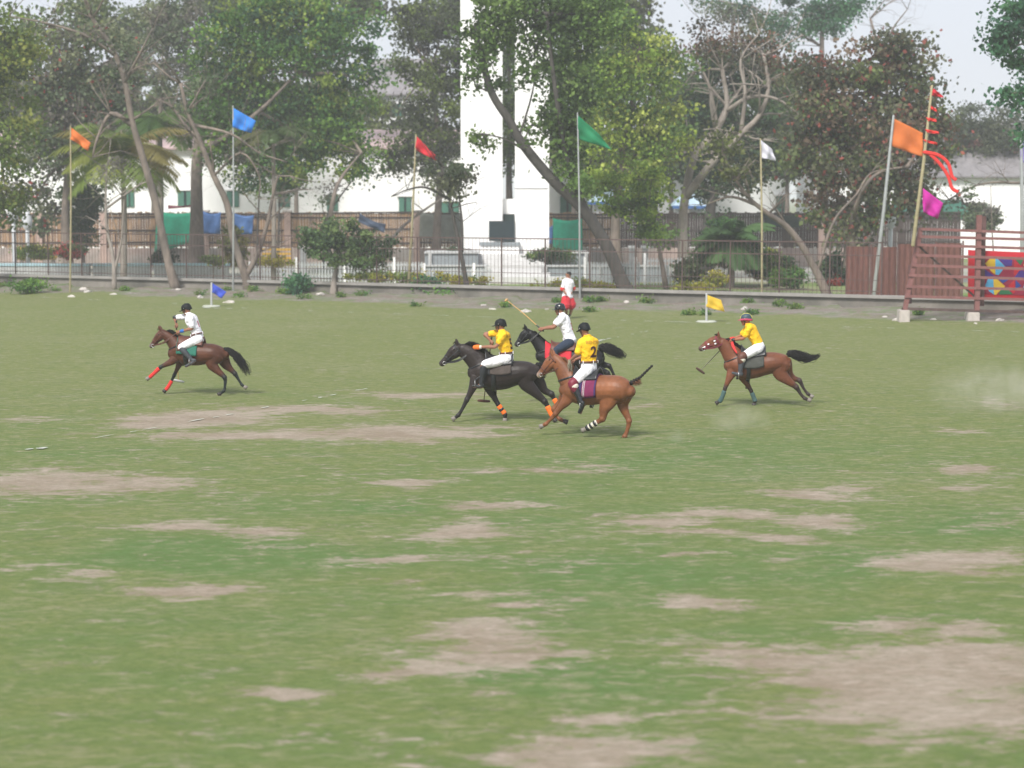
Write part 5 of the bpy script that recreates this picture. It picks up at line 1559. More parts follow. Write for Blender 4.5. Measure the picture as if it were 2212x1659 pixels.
    for (u0, u1, m_) in cl.get('stripes', ()):
        sheet('stripe', u0, u1, -cl['ang'] + 2, cl['ang'] - 2, .028, .005, M[m_], co, nu=2, skirt=.02)
    if cl.get('hem'):
        sheet('hem', cl['u'][0], cl['u'][1], -cl['ang'] - 3, -cl['ang'] + 5, .030, .006, M[cl['hem']], co, nu=8, nv=2)
    sa = S['saddle']
    def prof(a_, b_):
        up = 1 - abs(b_ - .5) * 2
        return (.05 * max(0, 1 - a_ * 5) + .075 * max(0, (a_ - .7) / .3) ** 1.5) * max(0, up) + .03 * max(0, up)
    so = sheet('saddle', sa['u'][0], sa['u'][1], -sa.get('ang', 46), sa.get('ang', 46), .028, .03, M[sa['m']], root, prof, nu=18)
    if sa.get('flap'):
        u0, u1, a1 = sa['flap']
        for sg in (-1, 1):
            sheet('saddle_flap', u0, u1, sg * 34 if sg > 0 else -a1, a1 if sg > 0 else -34, .034, .012, M[sa.get('flap_m', sa['m'])], so, nu=6, nv=12)
    gu = (sa['u'][0] * .7 + sa['u'][1] * .3)
    gc = at_u(gu)
    MB().add(*band(bv, gc, c.H, (0, 0, 1), .09, .012, a0=60, a1=300, off=.012)).build('girth', M[S.get('girth', 'black_leather')], root, smooth=True)
    bc = P2[0].lerp(P2[1], .35)
    bd_ = (P2[1] - P2[0]).normalized()
    MB().add(*band(bv, bc, (bd_ * .8 + Vector((0, 0, .5))), Vector((0, 0, 1)), .035, .008, far=.42)).build('breastplate', M['black_leather'], root, smooth=True)
    # bridle
    bm_ = M[S.get('bridle', 'black_leather')]
    br = MB()
    br.add(*band(bv, P3[0].lerp(P3[1], .25), hd, hup, .024, .007, n=24, far=.15))
    br.build('headpiece', bm_, root, smooth=True)
    MB().add(*band(bv, P3[0].lerp(P3[-1], .66), hd, hup, .026, .007, n=24, far=.13)).build('noseband', bm_, root, smooth=True)
    MB().add(*band(bv, P3[0].lerp(P3[1], .6), (hd * .8 + hup * .35), hup, .02, .006, n=24, a0=-70, a1=70, far=.2)).build('browband', bm_, root, smooth=True)
    mouth = P3[-2].lerp(P3[-1], .62)
    rings = {}
    for sg in (-1, 1):
        p0, _ = surf_point(bv, P3[0].lerp(P3[1], .3) - hup * .02, L * sg, .2)
        p1, _ = surf_point(bv, P3[0].lerp(P3[-1], .62) - hup * .02, L * sg, .2)
        p2, _ = surf_point(bv, mouth - hup * .03, L * sg, .2)
        o_ = L * sg * .008
        MB().add(*etube([p0 + o_, p1 + o_, p2 + o_], [.010, .010, .009], n=6)).build('cheekpiece', bm_, root, smooth=True)
        R_ = [p2 + o_ * 1.6 + (hd * cos(t) + hup * sin(t)) * .035 for t in np.linspace(0, 2 * pi, 13)]
        MB().add(*etube(R_, [.006] * 13, n=6)).build('bit_ring', M['steel'], root, smooth=True)
        rings[sg] = p2 + o_ * 1.6
    for (uu, vv) in S.get('pompoms', ()):
        p = c.P(uu, vv, -.25)
        hit = bv.ray_cast(Vector((0, 0, CAM_H)), (p - Vector((0, 0, CAM_H))).normalized())
        if hit[0] is not None:
            h_ = hit[0] - L * .012
            MB().tube([h_ - hd * .008, h_ + hd * .008], [.019, .018], n=10).build('pompom', M['breeches'], root, smooth=True)
    # reins
    for sg in (-1, 1):
        hp = S['rein_hand']
        e = c.P(hp[0], hp[1], .03 * sg)
        s_ = rings[sg]
        md = s_.lerp(e, .5) + L * sg * .07 - Vector((0, 0, .03 + .05 * S.get('slack', .5)))
        for k in range(2):
            MB().add(*etube([s_, md - Vector((0, 0, .03 * k)), e], [.0085] * 3, n=6, sub=6)).build('rein', M[S.get('rein_m', bm_.name)] if S.get('rein_m') else bm_, root, smooth=True)
            if S.get('single_rein'): break
    # stirrups
    for st in S['stirrups']:
        (u, v, lat), utop = st, S.get('st_top', sa['u'][0] + 40)
        f = c.P(u, v, lat)
        tp, _ = surf_point(bv, at_u(utop), Vector((0, 0, .4)) + L * (1 if lat > 0 else -1), .8)
        MB().add(*etube([tp + L * (.05 if lat > 0 else -.05), f + Vector((0, 0, .12))], [(.014, .006)] * 2, n=6, L=L)).build('stirrup_leather', M['black_leather'], root, smooth=True)
        R_ = [f + Vector((0, 0, .05)) + (Vector((0, 0, 1)) * cos(t) * .075 + L * sin(t) * .06) for t in np.linspace(0, 2 * pi, 15)]
        MB().add(*etube(R_, [.008] * 15, n=6)).build('stirrup', M['steel'], root, smooth=True)
    return root

HEAD_R = 0.0
def person(S):
    """S['crop'] gives the plane; joints are (u, v, lateral m). Body is one skin mesh, clothes are its children."""
    c = S['crop']
    J = {k: c.P(*v) for k, v in S['j'].items()}
    ty, hy = radians(S.get('tyaw', 0)) + c.yaw, radians(S.get('hyaw', 0)) + c.yaw
    TL = Vector((sin(ty), cos(ty), 0))
    HL = Vector((sin(hy), cos(hy), 0))
    HF = Vector((-cos(hy), sin(hy), 0))
    HF = (HF + Vector((0, 0, S.get('hpitch', -.12)))).normalized()
    HU = -HL.cross(HF).normalized()
    if HU.z < 0: HU = -HU
    sk = S.get('size', 1.0)
    T = [J['pelvis'], J['waist'], J['chest'], J['ribs'], J['neck']]
    TRd = [(.115, .165), (.10, .145), (.115, .165), (.115, .185), (.055, .06)]
    TRd = [(a_ * sk, b_ * sk) for a_, b_ in TRd]
    src = MB()
    src.add(*etube(T, TRd, n=16, L=TL, sub=3))
    hc = J['head']
    nk = J['neck']
    src.add(*etube([nk - Vector((0, 0, .02)), nk.lerp(hc, .5), hc - HU * .04], [.062 * sk, .055 * sk, .055 * sk], n=12))
    # shoulders yoke
    src.add(*etube([J['shN'], J['ribs'].lerp(J['neck'], .55), J['shF']], [.055 * sk, .075 * sk, .055 * sk], n=10))
    def limb(a_, b_, d, r):
        src.add(*etube([J[a_], J[a_].lerp(J[b_], .45), J[b_], J[b_].lerp(J[d], .35), J[d]], [x * sk for x in r], n=12, sub=3))
    for s_ in 'NF':
        limb('sh' + s_, 'el' + s_, 'ha' + s_, (.052, .050, .040, .040, .026))
        limb('hip' + s_, 'kn' + s_, 'an' + s_, (.098, .085, .060, .056, .036))
        an, to = J['an' + s_], J['to' + s_]
        src.add(*etube([an, an.lerp(to, .2), an.lerp(to, .38)], [(.026, .026), (.022, .024), (.014, .018)], n=10))
    # head: skull, jaw, brow, nose, lips, chin, ears
    def hp(f, u, l): return hc + HF * f * sk + HU * u * sk + HL * l * sk
    src.add(*etube([hp(-.035, .02, 0), hp(.02, .02, 0)], [(.092, .074), (.090, .072)], n=16, L=HL))
    src.add(*etube([hp(.02, .0, 0), hp(.04, -.07, 0)], [(.058, .060), (.042, .044)], n=12, L=HL))
    src.add(*etube([hp(.072, -.095, 0), hp(.076, -.085, 0)], [.020, .022], n=8))
    src.add(*etube([hp(.088, .020, 0), hp(.108, -.018, 0), hp(.100, -.026, 0)], [(.010, .010), (.016, .016), (.014, .018)], n=8, L=HL))
    src.add(*etube([hp(.086, .034, -.04), hp(.094, .038, 0), hp(.086, .034, .04)], [.012, .013, .012], n=8))
    src.add(*etube([hp(.080, -.055, -.018), hp(.090, -.055, 0), hp(.080, -.055, .018)], [.009, .012, .009], n=8))
    for sg in (-1, 1):
        src.add(*etube([hp(-.005, .018, .076 * sg), hp(-.012, -.022, .074 * sg)], [(.018, .010), (.012, .009)], n=8, L=HL))
    # palms
    for s_ in 'NF':
        h = J['ha' + s_]
        d = (h - J['el' + s_]).normalized()
        src.add(*etube([h - d * .01, h + d * .035, h + d * .07], [(.030, .022), (.040, .020), (.036, .018)], n=10))
    body = remeshed(src, 'body', 0.0105, 2)
    # five fingers on each hand, closed round what it holds
    fin = MB()
    for s_ in 'NF':
        h = J['ha' + s_]
        d = (h - J['el' + s_]).normalized()
        g = Vector(S.get('grip' + s_, (0.2, .9, .35)))
        g = (g - d * g.dot(d)).normalized()
        n_ = d.cross(g).normalized()
        if n_.z > 0: n_ = -n_
        for k, ln in enumerate((.92, 1.0, .95, .78)):
            b_ = h + d * .055 + g * (k - 1.5) * .020
            fin.add(*etube([b_, b_ + d * .036 * ln + n_ * .006, b_ + d * .046 * ln + n_ * .034 * ln, b_ + d * .022 + n_ * .048 * ln, b_ + d * .004 + n_ * .036], [.0105, .0100, .0092, .0085, .0070], n=6))
        b_ = h + d * .020 - g * .034
        fin.add(*etube([b_, b_ + d * .026 - g * .014 + n_ * .022, b_ + d * .040 + n_ * .044 + g * .010], [.0130, .0115, .0085], n=6))
    merge_into(body, fin)
    base = J['pelvis'].copy() if not S.get('stand') else Vector((J['pelvis'].x, J['pelvis'].y, 0))
    root = link('person', body, S.get('skin', M['skin']), org=base, smooth=True)
    tag(root, S['label'], 'person')
    for sg in (-1, 1):
        MB().tube([hp(.078, .014, .030 * sg), hp(.088, .014, .030 * sg)], [.011, .008], n=8).build('eye', M['eye'], root, smooth=True)
    MB().add(*etube([hp(-.05, .035, 0), hp(.0, .045, 0)], [(.088, .078), (.080, .076)], n=16, L=HL)).build('hair', M['hair'], root, smooth=True)
    # shirt: torso, yoke, sleeves
    sh = MB()
    o_ = .022
    TS = [T[0].lerp(T[1], S.get('hem_t', .55)), T[1], T[2], T[3], T[4].lerp(T[3], .12)]
    RS = [(.112 + o_ * .6, .158 + o_ * .6), (.103 + o_, .146 + o_), (.118 + o_, .168 + o_), (.116 + o_, .186 + o_), (.066, .074)]
    if S.get('loose'): RS[0] = (.15, .19)
    sh.add(*etube(TS, [(a_ * sk, b_ * sk) for a_, b_ in RS], n=20, L=TL, sub=3))
    sh.add(*etube([J['shN'], J['ribs'].lerp(J['neck'], .5), J['shF']], [.075 * sk, .092 * sk, .075 * sk], n=12))
    for s_ in 'NF':
        a_, b_ = J['sh' + s_], J['el' + s_]
        t = S.get('sleeve', .78)
        mid = a_.lerp(b_, t)
        # wide cuff
        sh.add(*etube([a_, a_.lerp(b_, t * .5), mid], [.074 * sk, .070 * sk, .070 * sk], n=14, cap=True))
        # folds
        for k in range(3):
            f0 = a_.lerp(b_, t * (.25 + .22 * k)) + Vector((rng.uniform(-1, 1), rng.uniform(-1, 1), rng.uniform(-1, 1))) * .02
            sh.add(*etube([f0, f0 + (b_ - a_).normalized() * .03 + Vector((rng.uniform(-1, 1), rng.uniform(-1, 1), rng.uniform(-1, 1))) * .04], [.055, .05], n=8))
    for k in range(9):                                  # cloth folds round the trunk
        t = rng.uniform(0.05, .75)
        i_ = min(3, int(t * 4)); f_ = t * 4 - i_
        cc = TS[i_].lerp(TS[i_ + 1], f_)
        rr = (RS[i_][0] + (RS[i_ + 1][0] - RS[i_][0]) * f_, RS[i_][1] + (RS[i_ + 1][1] - RS[i_][1]) * f_)
        q_ = rng.uniform(0, 2 * pi)
        fw = TL.cross(Vector((0, 0, 1)))
        def sp(q2, dz): return cc + fw * rr[0] * .93 * cos(q2) + TL * rr[1] * .93 * sin(q2) + Vector((0, 0, dz))
        sh.add(*etube([sp(q_, 0), sp(q_ + .45, -.035), sp(q_ + .9, -.09)], [.014, .022, .012], n=6))
    shm = remeshed(sh, 'shirt', 0.0115, 2)
    so = link('shirt', shm, M[S['shirt']], root, smooth=True)
    vsh = verts_np(shm) + np.array(list(base))
    sbv = BVHTree.FromPolygons([Vector(v) for v in vsh], [tuple(p.vertices) for p in shm.polygons])
    # collar
    nkp = T[4].lerp(T[3], .06)
    cr = [nkp + Vector((0, 0, .012)) + TL.cross(Vector((0, 0, 1))) * .062 * cos(t) + TL * .068 * sin(t) for t in np.linspace(0, 2 * pi, 17)]
    MB().add(*etube(cr, [.015] * 17, n=6)).build('collar', M[S.get('collar', S['shirt'])], so, smooth=True)
    if S.get('cuff'):
        for s_ in 'NF':
            m_ = J['sh' + s_].lerp(J['el' + s_], S.get('sleeve', .78) + .03)
            d = (J['el' + s_] - J['sh' + s_]).normalized()
            MB().tube([m_ - d * .012, m_ + d * .02], [.080 * sk, .078 * sk], n=14).build('cuff', M[S['cuff']], so, smooth=True)
    # print on the back
    for (txt, size, du, dz, m_, sx) in S.get('print', ()):
        cu = bpy.data.curves.new('print', 'FONT')
        cu.body = txt; cu.align_x = 'CENTER'; cu.align_y = 'CENTER'; cu.size = size
        cu.offset = size * S.get('bold', .02)
        cu.resolution_u = 3
        to = bpy.data.objects.new('print_src', cu)
        C.collection.objects.link(to)
        dg = bpy.context.evaluated_depsgraph_get()
        tm = bpy.data.meshes.new_from_object(to.evaluated_get(dg))
        bpy.data.objects.remove(to)
        bm = bmesh.new(); bm.from_mesh(tm)
        bmesh.ops.triangulate(bm, faces=bm.faces[:])
        bmesh.ops.subdivide_edges(bm, edges=[e for e in bm.edges if e.calc_length() > .02], cuts=2)
        bk = -Vector((-cos(ty), sin(ty), 0))            # backwards direction
        bdir = (bk + Vector((0, 0, S.get('back_tilt', .0)))).normalized()
        spine = (T[3] - T[1]).normalized()
        mid = T[1].lerp(T[3], .5)
        rt = TL                                          # reader's right when looking at the back
        for v in bm.verts:
            p = mid + rt * (v.co.x * sx + du) + spine * (v.co.y + dz)
            hit = sbv.ray_cast(p + bdir * .6, -bdir, 1.0)
            v.co = (hit[0] + bdir * .006) if hit[0] is not None else p + bdir * .14
        bm.to_mesh(tm); bm.free()
        tm.materials.clear()
        link('print', tm, M[m_], so)
    # trousers
    tro = MB()
    pt_ = S.get('trouser_to', .86)
    tro.add(*etube([T[0] - Vector((0, 0, .02)), T[0].lerp(T[1], .35), T[0].lerp(T[1], .8)], [(.135 * sk, .178 * sk), (.128 * sk, .176 * sk), (.110 * sk, .158 * sk)], n=18, L=TL))
    for s_ in 'NF':
        h_, k_ = J['hip' + s_], J['kn' + s_]
        rr = S.get('thigh', (.125, .108, .080))
        rows = [h_, h_.lerp(k_, .5), h_.lerp(k_, pt_ + .1)]
        tro.add(*etube(rows, [x * sk for x in rr], n=14, sub=3))
        if S.get('long_trousers'):
            a_ = J['an' + s_]
            tro.add(*etube([k_, k_.lerp(a_, .5), k_.lerp(a_, .9)], [.075, .066, .055], n=12))
        elif pt_ > .8:
            tro.add(*etube([k_, k_.lerp(J['an' + s_], .15)], [.070 * sk, .062 * sk], n=12))
    trm = remeshed(tro, 'breeches', 0.0125, 2)
    tname = S.get('tname', 'breeches')
    link(tname, trm, M[S['trousers']], root, smooth=True)
    # belt
    if S.get('belt'):
        bc = T[0].lerp(T[1], S.get('belt_t', .62))
        ax = (T[1] - T[0]).normalized()
        fw = TL.cross(ax).normalized()
        Rb = [bc + fw * .132 * sk * cos(t) + TL * .180 * sk * sin(t) for t in np.linspace(0, 2 * pi, 25)]
        bo = MB().add(*etube(Rb, [(.020, .020)] * 25, n=6)).build('belt', M[S['belt']], root, smooth=True)
        for t in (0.0, 1.1, 2.2, 3.1, 4.0, 5.1):
            p = bc + fw * .152 * sk * cos(t) + TL * .200 * sk * sin(t)
            MB().bar(p - ax * .03, p + ax * .03, .014, .014).build('belt_loop', M[S['trousers']], bo)
    # boots
    if S.get('boots'):
        for s_ in 'NF':
            k_, a_, t_ = J['kn' + s_], J['an' + s_], J['to' + s_]
            bt = MB()
            top = k_.lerp(a_, .08)
            bt.add(*etube([top, top.lerp(a_, .3), top.lerp(a_, .7), a_], [.074, .072, .056, .048], n=14, sub=2))
            ft = (t_ - a_).normalized()
            heel = a_ - ft * .045 - (a_ - k_).normalized() * -.045
            bt.add(*etube([heel, a_ + (a_ - k_).normalized() * .045 + ft * .04, t_ + ft * .01], [(.044, .040), (.046, .046), (.030, .042)], n=12, sub=2))
            bt.add(*etube([a_, heel], [.048, .044], n=10))
            bm_ = remeshed(bt, 'boot', 0.011, 1)
            bo = link('boot', bm_, M[S['boots']], root, smooth=True)
            so2 = heel + (a_ - k_).normalized() * .035
            MB().bar(so2, t_ + ft * .01 + (a_ - k_).normalized() * .028, .075, .014).build('sole', M['dark_wood'], bo)
    if S.get('kneepad'):
        for s_ in S.get('kneepad_on', 'NF'):
            k_, a_, h_ = J['kn' + s_], J['an' + s_], J['hip' + s_]
            fwd = (k_ - h_).normalized()
            kp = MB().add(*etube([k_.lerp(h_, .16) , k_ + fwd * .02, k_.lerp(a_, .30) + fwd * .02], [.094, .098, .080], n=14, sub=3))
            m_ = remeshed(kp, 'knee_guard', .014, 2)
            kg = link('knee_guard', m_, M[S['kneepad']], root, smooth=True)
            d_ = (a_ - k_).normalized()
            q_ = k_.lerp(a_, .16) + fwd * .012
            MB().tube([q_ - d_ * .008, q_ + d_ * .008], [.0945, .0945], n=16).build('strap', M['white_wrap'], kg, smooth=True)
    # helmet
    hl = S.get('helmet')
    if hl:
        hm = MB()
        n_ = 24
        prof_ = [(0, .135), (.035, .132), (.07, .118), (.094, .095), (.108, .062), (.114, .025), (.115, .0), (.113, -.012)]
        for r, z in prof_:
            for k in range(n_):
                t = 2 * pi * k / n_
                dip = (-.045 * max(0, -cos(t)) if z < .03 else -.02 * max(0, -cos(t)) if z < .07 else 0)
                hm.v.append(tuple(hp(-.014 + r * 1.13 * cos(t), .035 + z * .92 + dip, r * .94 * sin(t))))
        for i in range(len(prof_) - 1):
            for k in range(n_):
                hm.f.append((i * n_ + k, (i + 1) * n_ + k, (i + 1) * n_ + (k + 1) % n_, i * n_ + (k + 1) % n_)); hm.m.append(0)
        ho = hm.build('helmet', M[hl], root, smooth=True)
        if S.get('rim'):
            rp2 = [hp(-.014 + .128 * cos(t), .030 - .03 * max(0, -cos(t)), .110 * sin(t)) for t in np.linspace(0, 2 * pi, 25)]
            MB().add(*etube(rp2, [(.024, .014)] * 25, n=6, L=HL)).build('rim', M[S['rim']], ho, smooth=True)
        pk = MB()
        vs, fs = [], []
        for i in range(9):
            t = radians(-62 + 124 * i / 8)
            ex = .062 * cos(t * 1.35)
            for rr, dz in ((.112, .0), (.118 + ex, -.014)):
                for th in (0, .008):
                    vs.append(hp(-.014 + rr * 1.10 * cos(t), .032 + dz + th, rr * .94 * sin(t)))
        for i in range(8):
            a_ = i * 4; b_ = a_ + 4
            fs += [(a_, a_ + 2, b_ + 2, b_), (a_ + 1, b_ + 1, b_ + 3, a_ + 3), (a_ + 2, a_ + 3, b_ + 3, b_ + 2), (a_, b_, b_ + 1, a_ + 1)]
        fs += [(0, 1, 3, 2), (32, 34, 35, 33)]
        pk.add(vs, fs).build('peak', M[S.get('rim', hl)], ho, smooth=False)
        MB().tube([hp(-.014, .158, 0), hp(-.014, .168, 0)], [.012, .008], n=8).build('button', M[hl], ho, smooth=True)
        if S.get('stripe'):
            sp_ = [hp(-.014 + .1335 * 1.0 * cos(t), .035 + .128 * sin(t), 0) for t in np.linspace(radians(8), radians(172), 15)]
            MB().add(*etube(sp_, [(.008, .018)] * 15, n=8, L=HL)).build('stripe', M[S['stripe']], ho, smooth=True)
        for sg in (-1, 1):
            MB().add(*etube([hp(.02, .03, .080 * sg), hp(.03, -.04, .070 * sg), hp(.05, -.104, .018 * sg)], [(.009, .005)] * 3, n=6, L=HL, sub=3)).build('chin_strap', M['black_leather'], ho, smooth=True)
            MB().tube([hp(.02, .055, .104 * sg), hp(.02, .055, .112 * sg)], [.010, .008], n=8).build('rivet', M['steel'], ho, smooth=True)
    for part in S.get('extras', ()):
        nm, a_, b_, t0, t1, r, m_ = part
        p, q_ = J[a_].lerp(J[b_], t0), J[a_].lerp(J[b_], t1)
        MB().tube([p, p.lerp(q_, .5), q_], [r, r * 1.08, r * .95], n=14).build(nm, M[m_], root, smooth=True)
    S['J'], S['rootp'] = J, root
    return root

def mallet(label, grip, head, hd_dir, m='cane', head_m='dark_wood', head_len=.24, grip_len=.22, bend=0.0):
    g, h = Vector(grip), Vector(head)
    root = empty('polo_mallet', g)
    tag(root, label, 'polo mallet')
    d = (h - g).normalized()
    MB().add(*etube([g + d * grip_len * .5, g.lerp(h, .5) + Vector((0, 0, -bend)), h], [.013, .011, .009], n=8, sub=4)).build('cane', M[m], root, smooth=True)
    MB().tube([g - d * .10, g + d * grip_len * .5], [.019, .016], n=10).build('handle', M['black_leather'], root, smooth=True)
    x = Vector(hd_dir).normalized()
    MB().tube([h - x * head_len / 2, h - x * head_len / 4, h + x * head_len / 4, h + x * head_len / 2], [.024, .030, .030, .024], n=12).build('mallet_head', M[head_m], root, smooth=True)
    return root

BAY, BAY2, CHEST, BLK, BLKB = (0.075, 0.025, 0.012), (0.130, 0.043, 0.019), (0.180, 0.066, 0.027), (0.006, 0.006, 0.007), (0.019, 0.013, 0.0115)
DK = (0.010, 0.016, 0.016)

# ---------------------------------------------------------------- horse 1: bay, rider in white, far left
c1 = Crop(400, 870, 4.74, 45.6, 900, 4)
H1 = dict(crop=c1, label='dark bay horse with red front leg wraps galloping at far left', coat=BAY, dark=DK, muzzle=(0.16, 0.13, 0.12),
  trunk=[(575, 905, 95, .16), (660, 880, 165, .22), (770, 885, 185, .26), (900, 905, 172, .27), (1030, 905, 152, .26), (1150, 905, 138, .25), (1250, 915, 108, .19), (1310, 920, 65, .12)],
  neck=[(640, 830, 130, .15), (570, 745, 98, .11), (500, 675, 78, .09), (430, 620, 62, .075)],
  head=[(425, 600, 56, .075), (360, 670, 62, .085), (305, 740, 42, .062), (255, 800, 34, .052)],
  legs=[dict(lat=-.13, p=[(610, 960, 85), (540, 1020, 58), (450, 1065, 38), (385, 1100, 29), (300, 1180, 20), (240, 1235, 20), (212, 1255, 20)], hoof='hoof', wrap=('red_wrap', 3.35, 5.1)),
        dict(lat=.13, p=[(680, 980, 80), (650, 1060, 52), (620, 1130, 34), (580, 1215, 28), (535, 1310, 20), (490, 1385, 20), (450, 1430, 20)], wrap=('red_wrap', 3.9, 5.6)),
        dict(lat=-.13, p=[(1170, 930, 150), (1120, 1050, 100), (1200, 1150, 58), (1298, 1245, 36), (1305, 1350, 23), (1288, 1435, 23), (1230, 1475, 22)]),
        dict(lat=.13, p=[(1260, 950, 110), (1320, 1060, 80), (1385, 1130, 48), (1445, 1190, 36), (1500, 1280, 22), (1545, 1350, 22), (1590, 1380, 22)], hoof='hoof')],
  tail=[(1285, 845, 26), (1350, 860, 36), (1430, 910, 46), (1510, 1000, 56), (1575, 1090, 60), (1620, 1180, 56), (1640, 1240, 50)],
  cloth=dict(u=(640, 935), ang=96, m='green_cloth'), saddle=dict(u=(660, 1010), m='brown_leather', flap=(650, 740, 80)),
  rein_hand=(620, 605), stirrups=[(800, 1050, -.36), (800, 1050, .36)], st_top=740, bridle='brown_leather', mane_n=420, mane_len=.14)
horse(H1)
# dark sheath shape under the belly belongs to the bay's girth tassel
P1 = dict(crop=c1, label='rider in a white shirt and black helmet on the far left horse', shirt='shirt_white', trousers='breeches', boots='grey_leather', belt='brown_leather', helmet='velvet',
  j=dict(head=(757, 285, .02), neck=(775, 335, 0), ribs=(815, 400, 0), chest=(850, 480, 0), waist=(895, 590, 0), pelvis=(925, 690, 0),
         shN=(820, 390, -.17), elN=(835, 545, -.20), haN=(665, 592, -.10), shF=(790, 380, .16), elF=(590, 392, .14), haF=(612, 480, .10),
         hipN=(925, 705, -.11), knN=(670, 815, -.30), anN=(835, 1000, -.33), toN=(750, 1080, -.36),
         hipF=(925, 705, .11), knF=(655, 830, .30), anF=(790, 990, .33), toF=(700, 1060, .36)),
  hyaw=8, hpitch=-.35, sleeve=.80, tyaw=12, print=(('1', .22, -.02, .02, 'number_red', 1.0),), skin=M['skin'],
  extras=(('elbow_pad', 'shF', 'elF', .88, 1.02, .056, 'black_leather'), ('wristband', 'elN', 'haN', .70, .92, .040, 'blue_band')),
  kneepad='grey_leather', kneepad_on='F')
person(P1)
mallet('white headed polo mallet held down by the far left rider', c1.P(612, 500, .11), c1.P(640, 1292, .42), (1, .1, -.22), head_m='white_low', head_len=.26)

# ---------------------------------------------------------------- horse 2: nearly black bay, rider 5 in yellow
c2 = Crop(1280, 870, 3.858, 40.2, 850, 3)
H2 = dict(crop=c2, label='nearly black horse with orange leg wraps ridden by the leading yellow rider', coat=BLKB, dark=(0.016, 0.014, 0.014), muzzle=(0.03, 0.022, 0.02),
  trunk=[(545, 960, 85, .15), (620, 950, 150, .22), (730, 975, 180, .27), (870, 985, 172, .28), (1000, 965, 150, .27), (1110, 950, 132, .26), (1200, 940, 110, .22), (1260, 930, 75, .14)],
  neck=[(640, 890, 140, .16), (560, 800, 120, .12), (475, 730, 98, .10), (400, 690, 80, .085)],
  head=[(385, 665, 66, .08), (310, 725, 72, .09), (240, 795, 48, .064), (172, 855, 36, .055)],
  legs=[dict(lat=-.13, p=[(580, 1010, 90), (545, 1100, 62), (510, 1180, 42), (465, 1270, 32), (415, 1370, 23), (365, 1450, 25), (315, 1485, 22)], hoof='hoof'),
        dict(lat=.13, p=[(700, 1050, 90), (735, 1160, 60), (775, 1230, 42), (825, 1320, 30), (870, 1390, 22), (908, 1440, 26), (905, 1500, 22)], hoof='hoof', wrap=('orange_wrap', 3.3, 4.6, 3.8)),
        dict(lat=-.13, p=[(1170, 960, 140), (1150, 1070, 105), (1250, 1180, 66), (1365, 1290, 38), (1410, 1370, 26), (1445, 1440, 25), (1480, 1500, 24)], wrap=('orange_wrap', 3.8, 5.1)),
        dict(lat=.13, p=[(1250, 980, 100), (1320, 1090, 70), (1370, 1165, 48), (1445, 1205, 38), (1480, 1270, 25), (1520, 1330, 25), (1560, 1350, 22)], wrap=('orange_wrap', 4.0, 5.2))],
  tail=[(1262, 870, 26), (1300, 880, 32), (1330, 930, 36), (1345, 990, 34), (1350, 1040, 26)],
  cloth=dict(u=(690, 985), ang=84, m='brown_cloth'), saddle=dict(u=(680, 1000), m='black_leather', flap=(640, 740, 86)),
  rein_hand=(565, 665), stirrups=[(560, 1110, -.37), (560, 1110, .37)], st_top=720, mane_n=420, mane_len=.17, slack=1.0)
horse(H2)
P2_ = dict(crop=c2, label='rider in a yellow shirt numbered 5 leaning an elbow forward', shirt='shirt_yellow', trousers='breeches', boots='black_leather', belt='brown_leather', helmet='velvet',
  j=dict(head=(852, 420, .02), neck=(868, 470, 0), ribs=(880, 520, 0), chest=(895, 590, 0), waist=(922, 690, 0), pelvis=(930, 785, 0),
         shN=(890, 520, -.17), elN=(800, 655, -.22), haN=(600, 662, -.08), shF=(850, 500, .16), elF=(672, 510, .16), haF=(738, 585, .10),
         hipN=(925, 800, -.11), knN=(665, 862, -.32), anN=(632, 1090, -.36), toN=(545, 1108, -.38),
         hipF=(925, 800, .11), knF=(650, 870, .32), anF=(600, 1080, .36), toF=(510, 1095, .38)),
  hyaw=6, tyaw=22, sleeve=.62, thigh=(.125, .115, .092), bold=.03, print=(('5', .32, .03, -.04, 'number', 1.0), ('BENTO', .085, .03, .145, 'number_faint', 1.0)),
  extras=(('glove', 'elN', 'haN', .96, 1.22, .050, 'orange_wrap'), ('wristband', 'elN', 'haN', .86, .96, .040, 'white_wrap')))
person(P2_)
mallet('brown headed polo mallet hanging down past the nearly black horse', c2.P(745, 600, .12), c2.P(662, 1284, .52), (1, .1, -.08), m='dark_wood', head_m='brown_leather', head_len=.24)

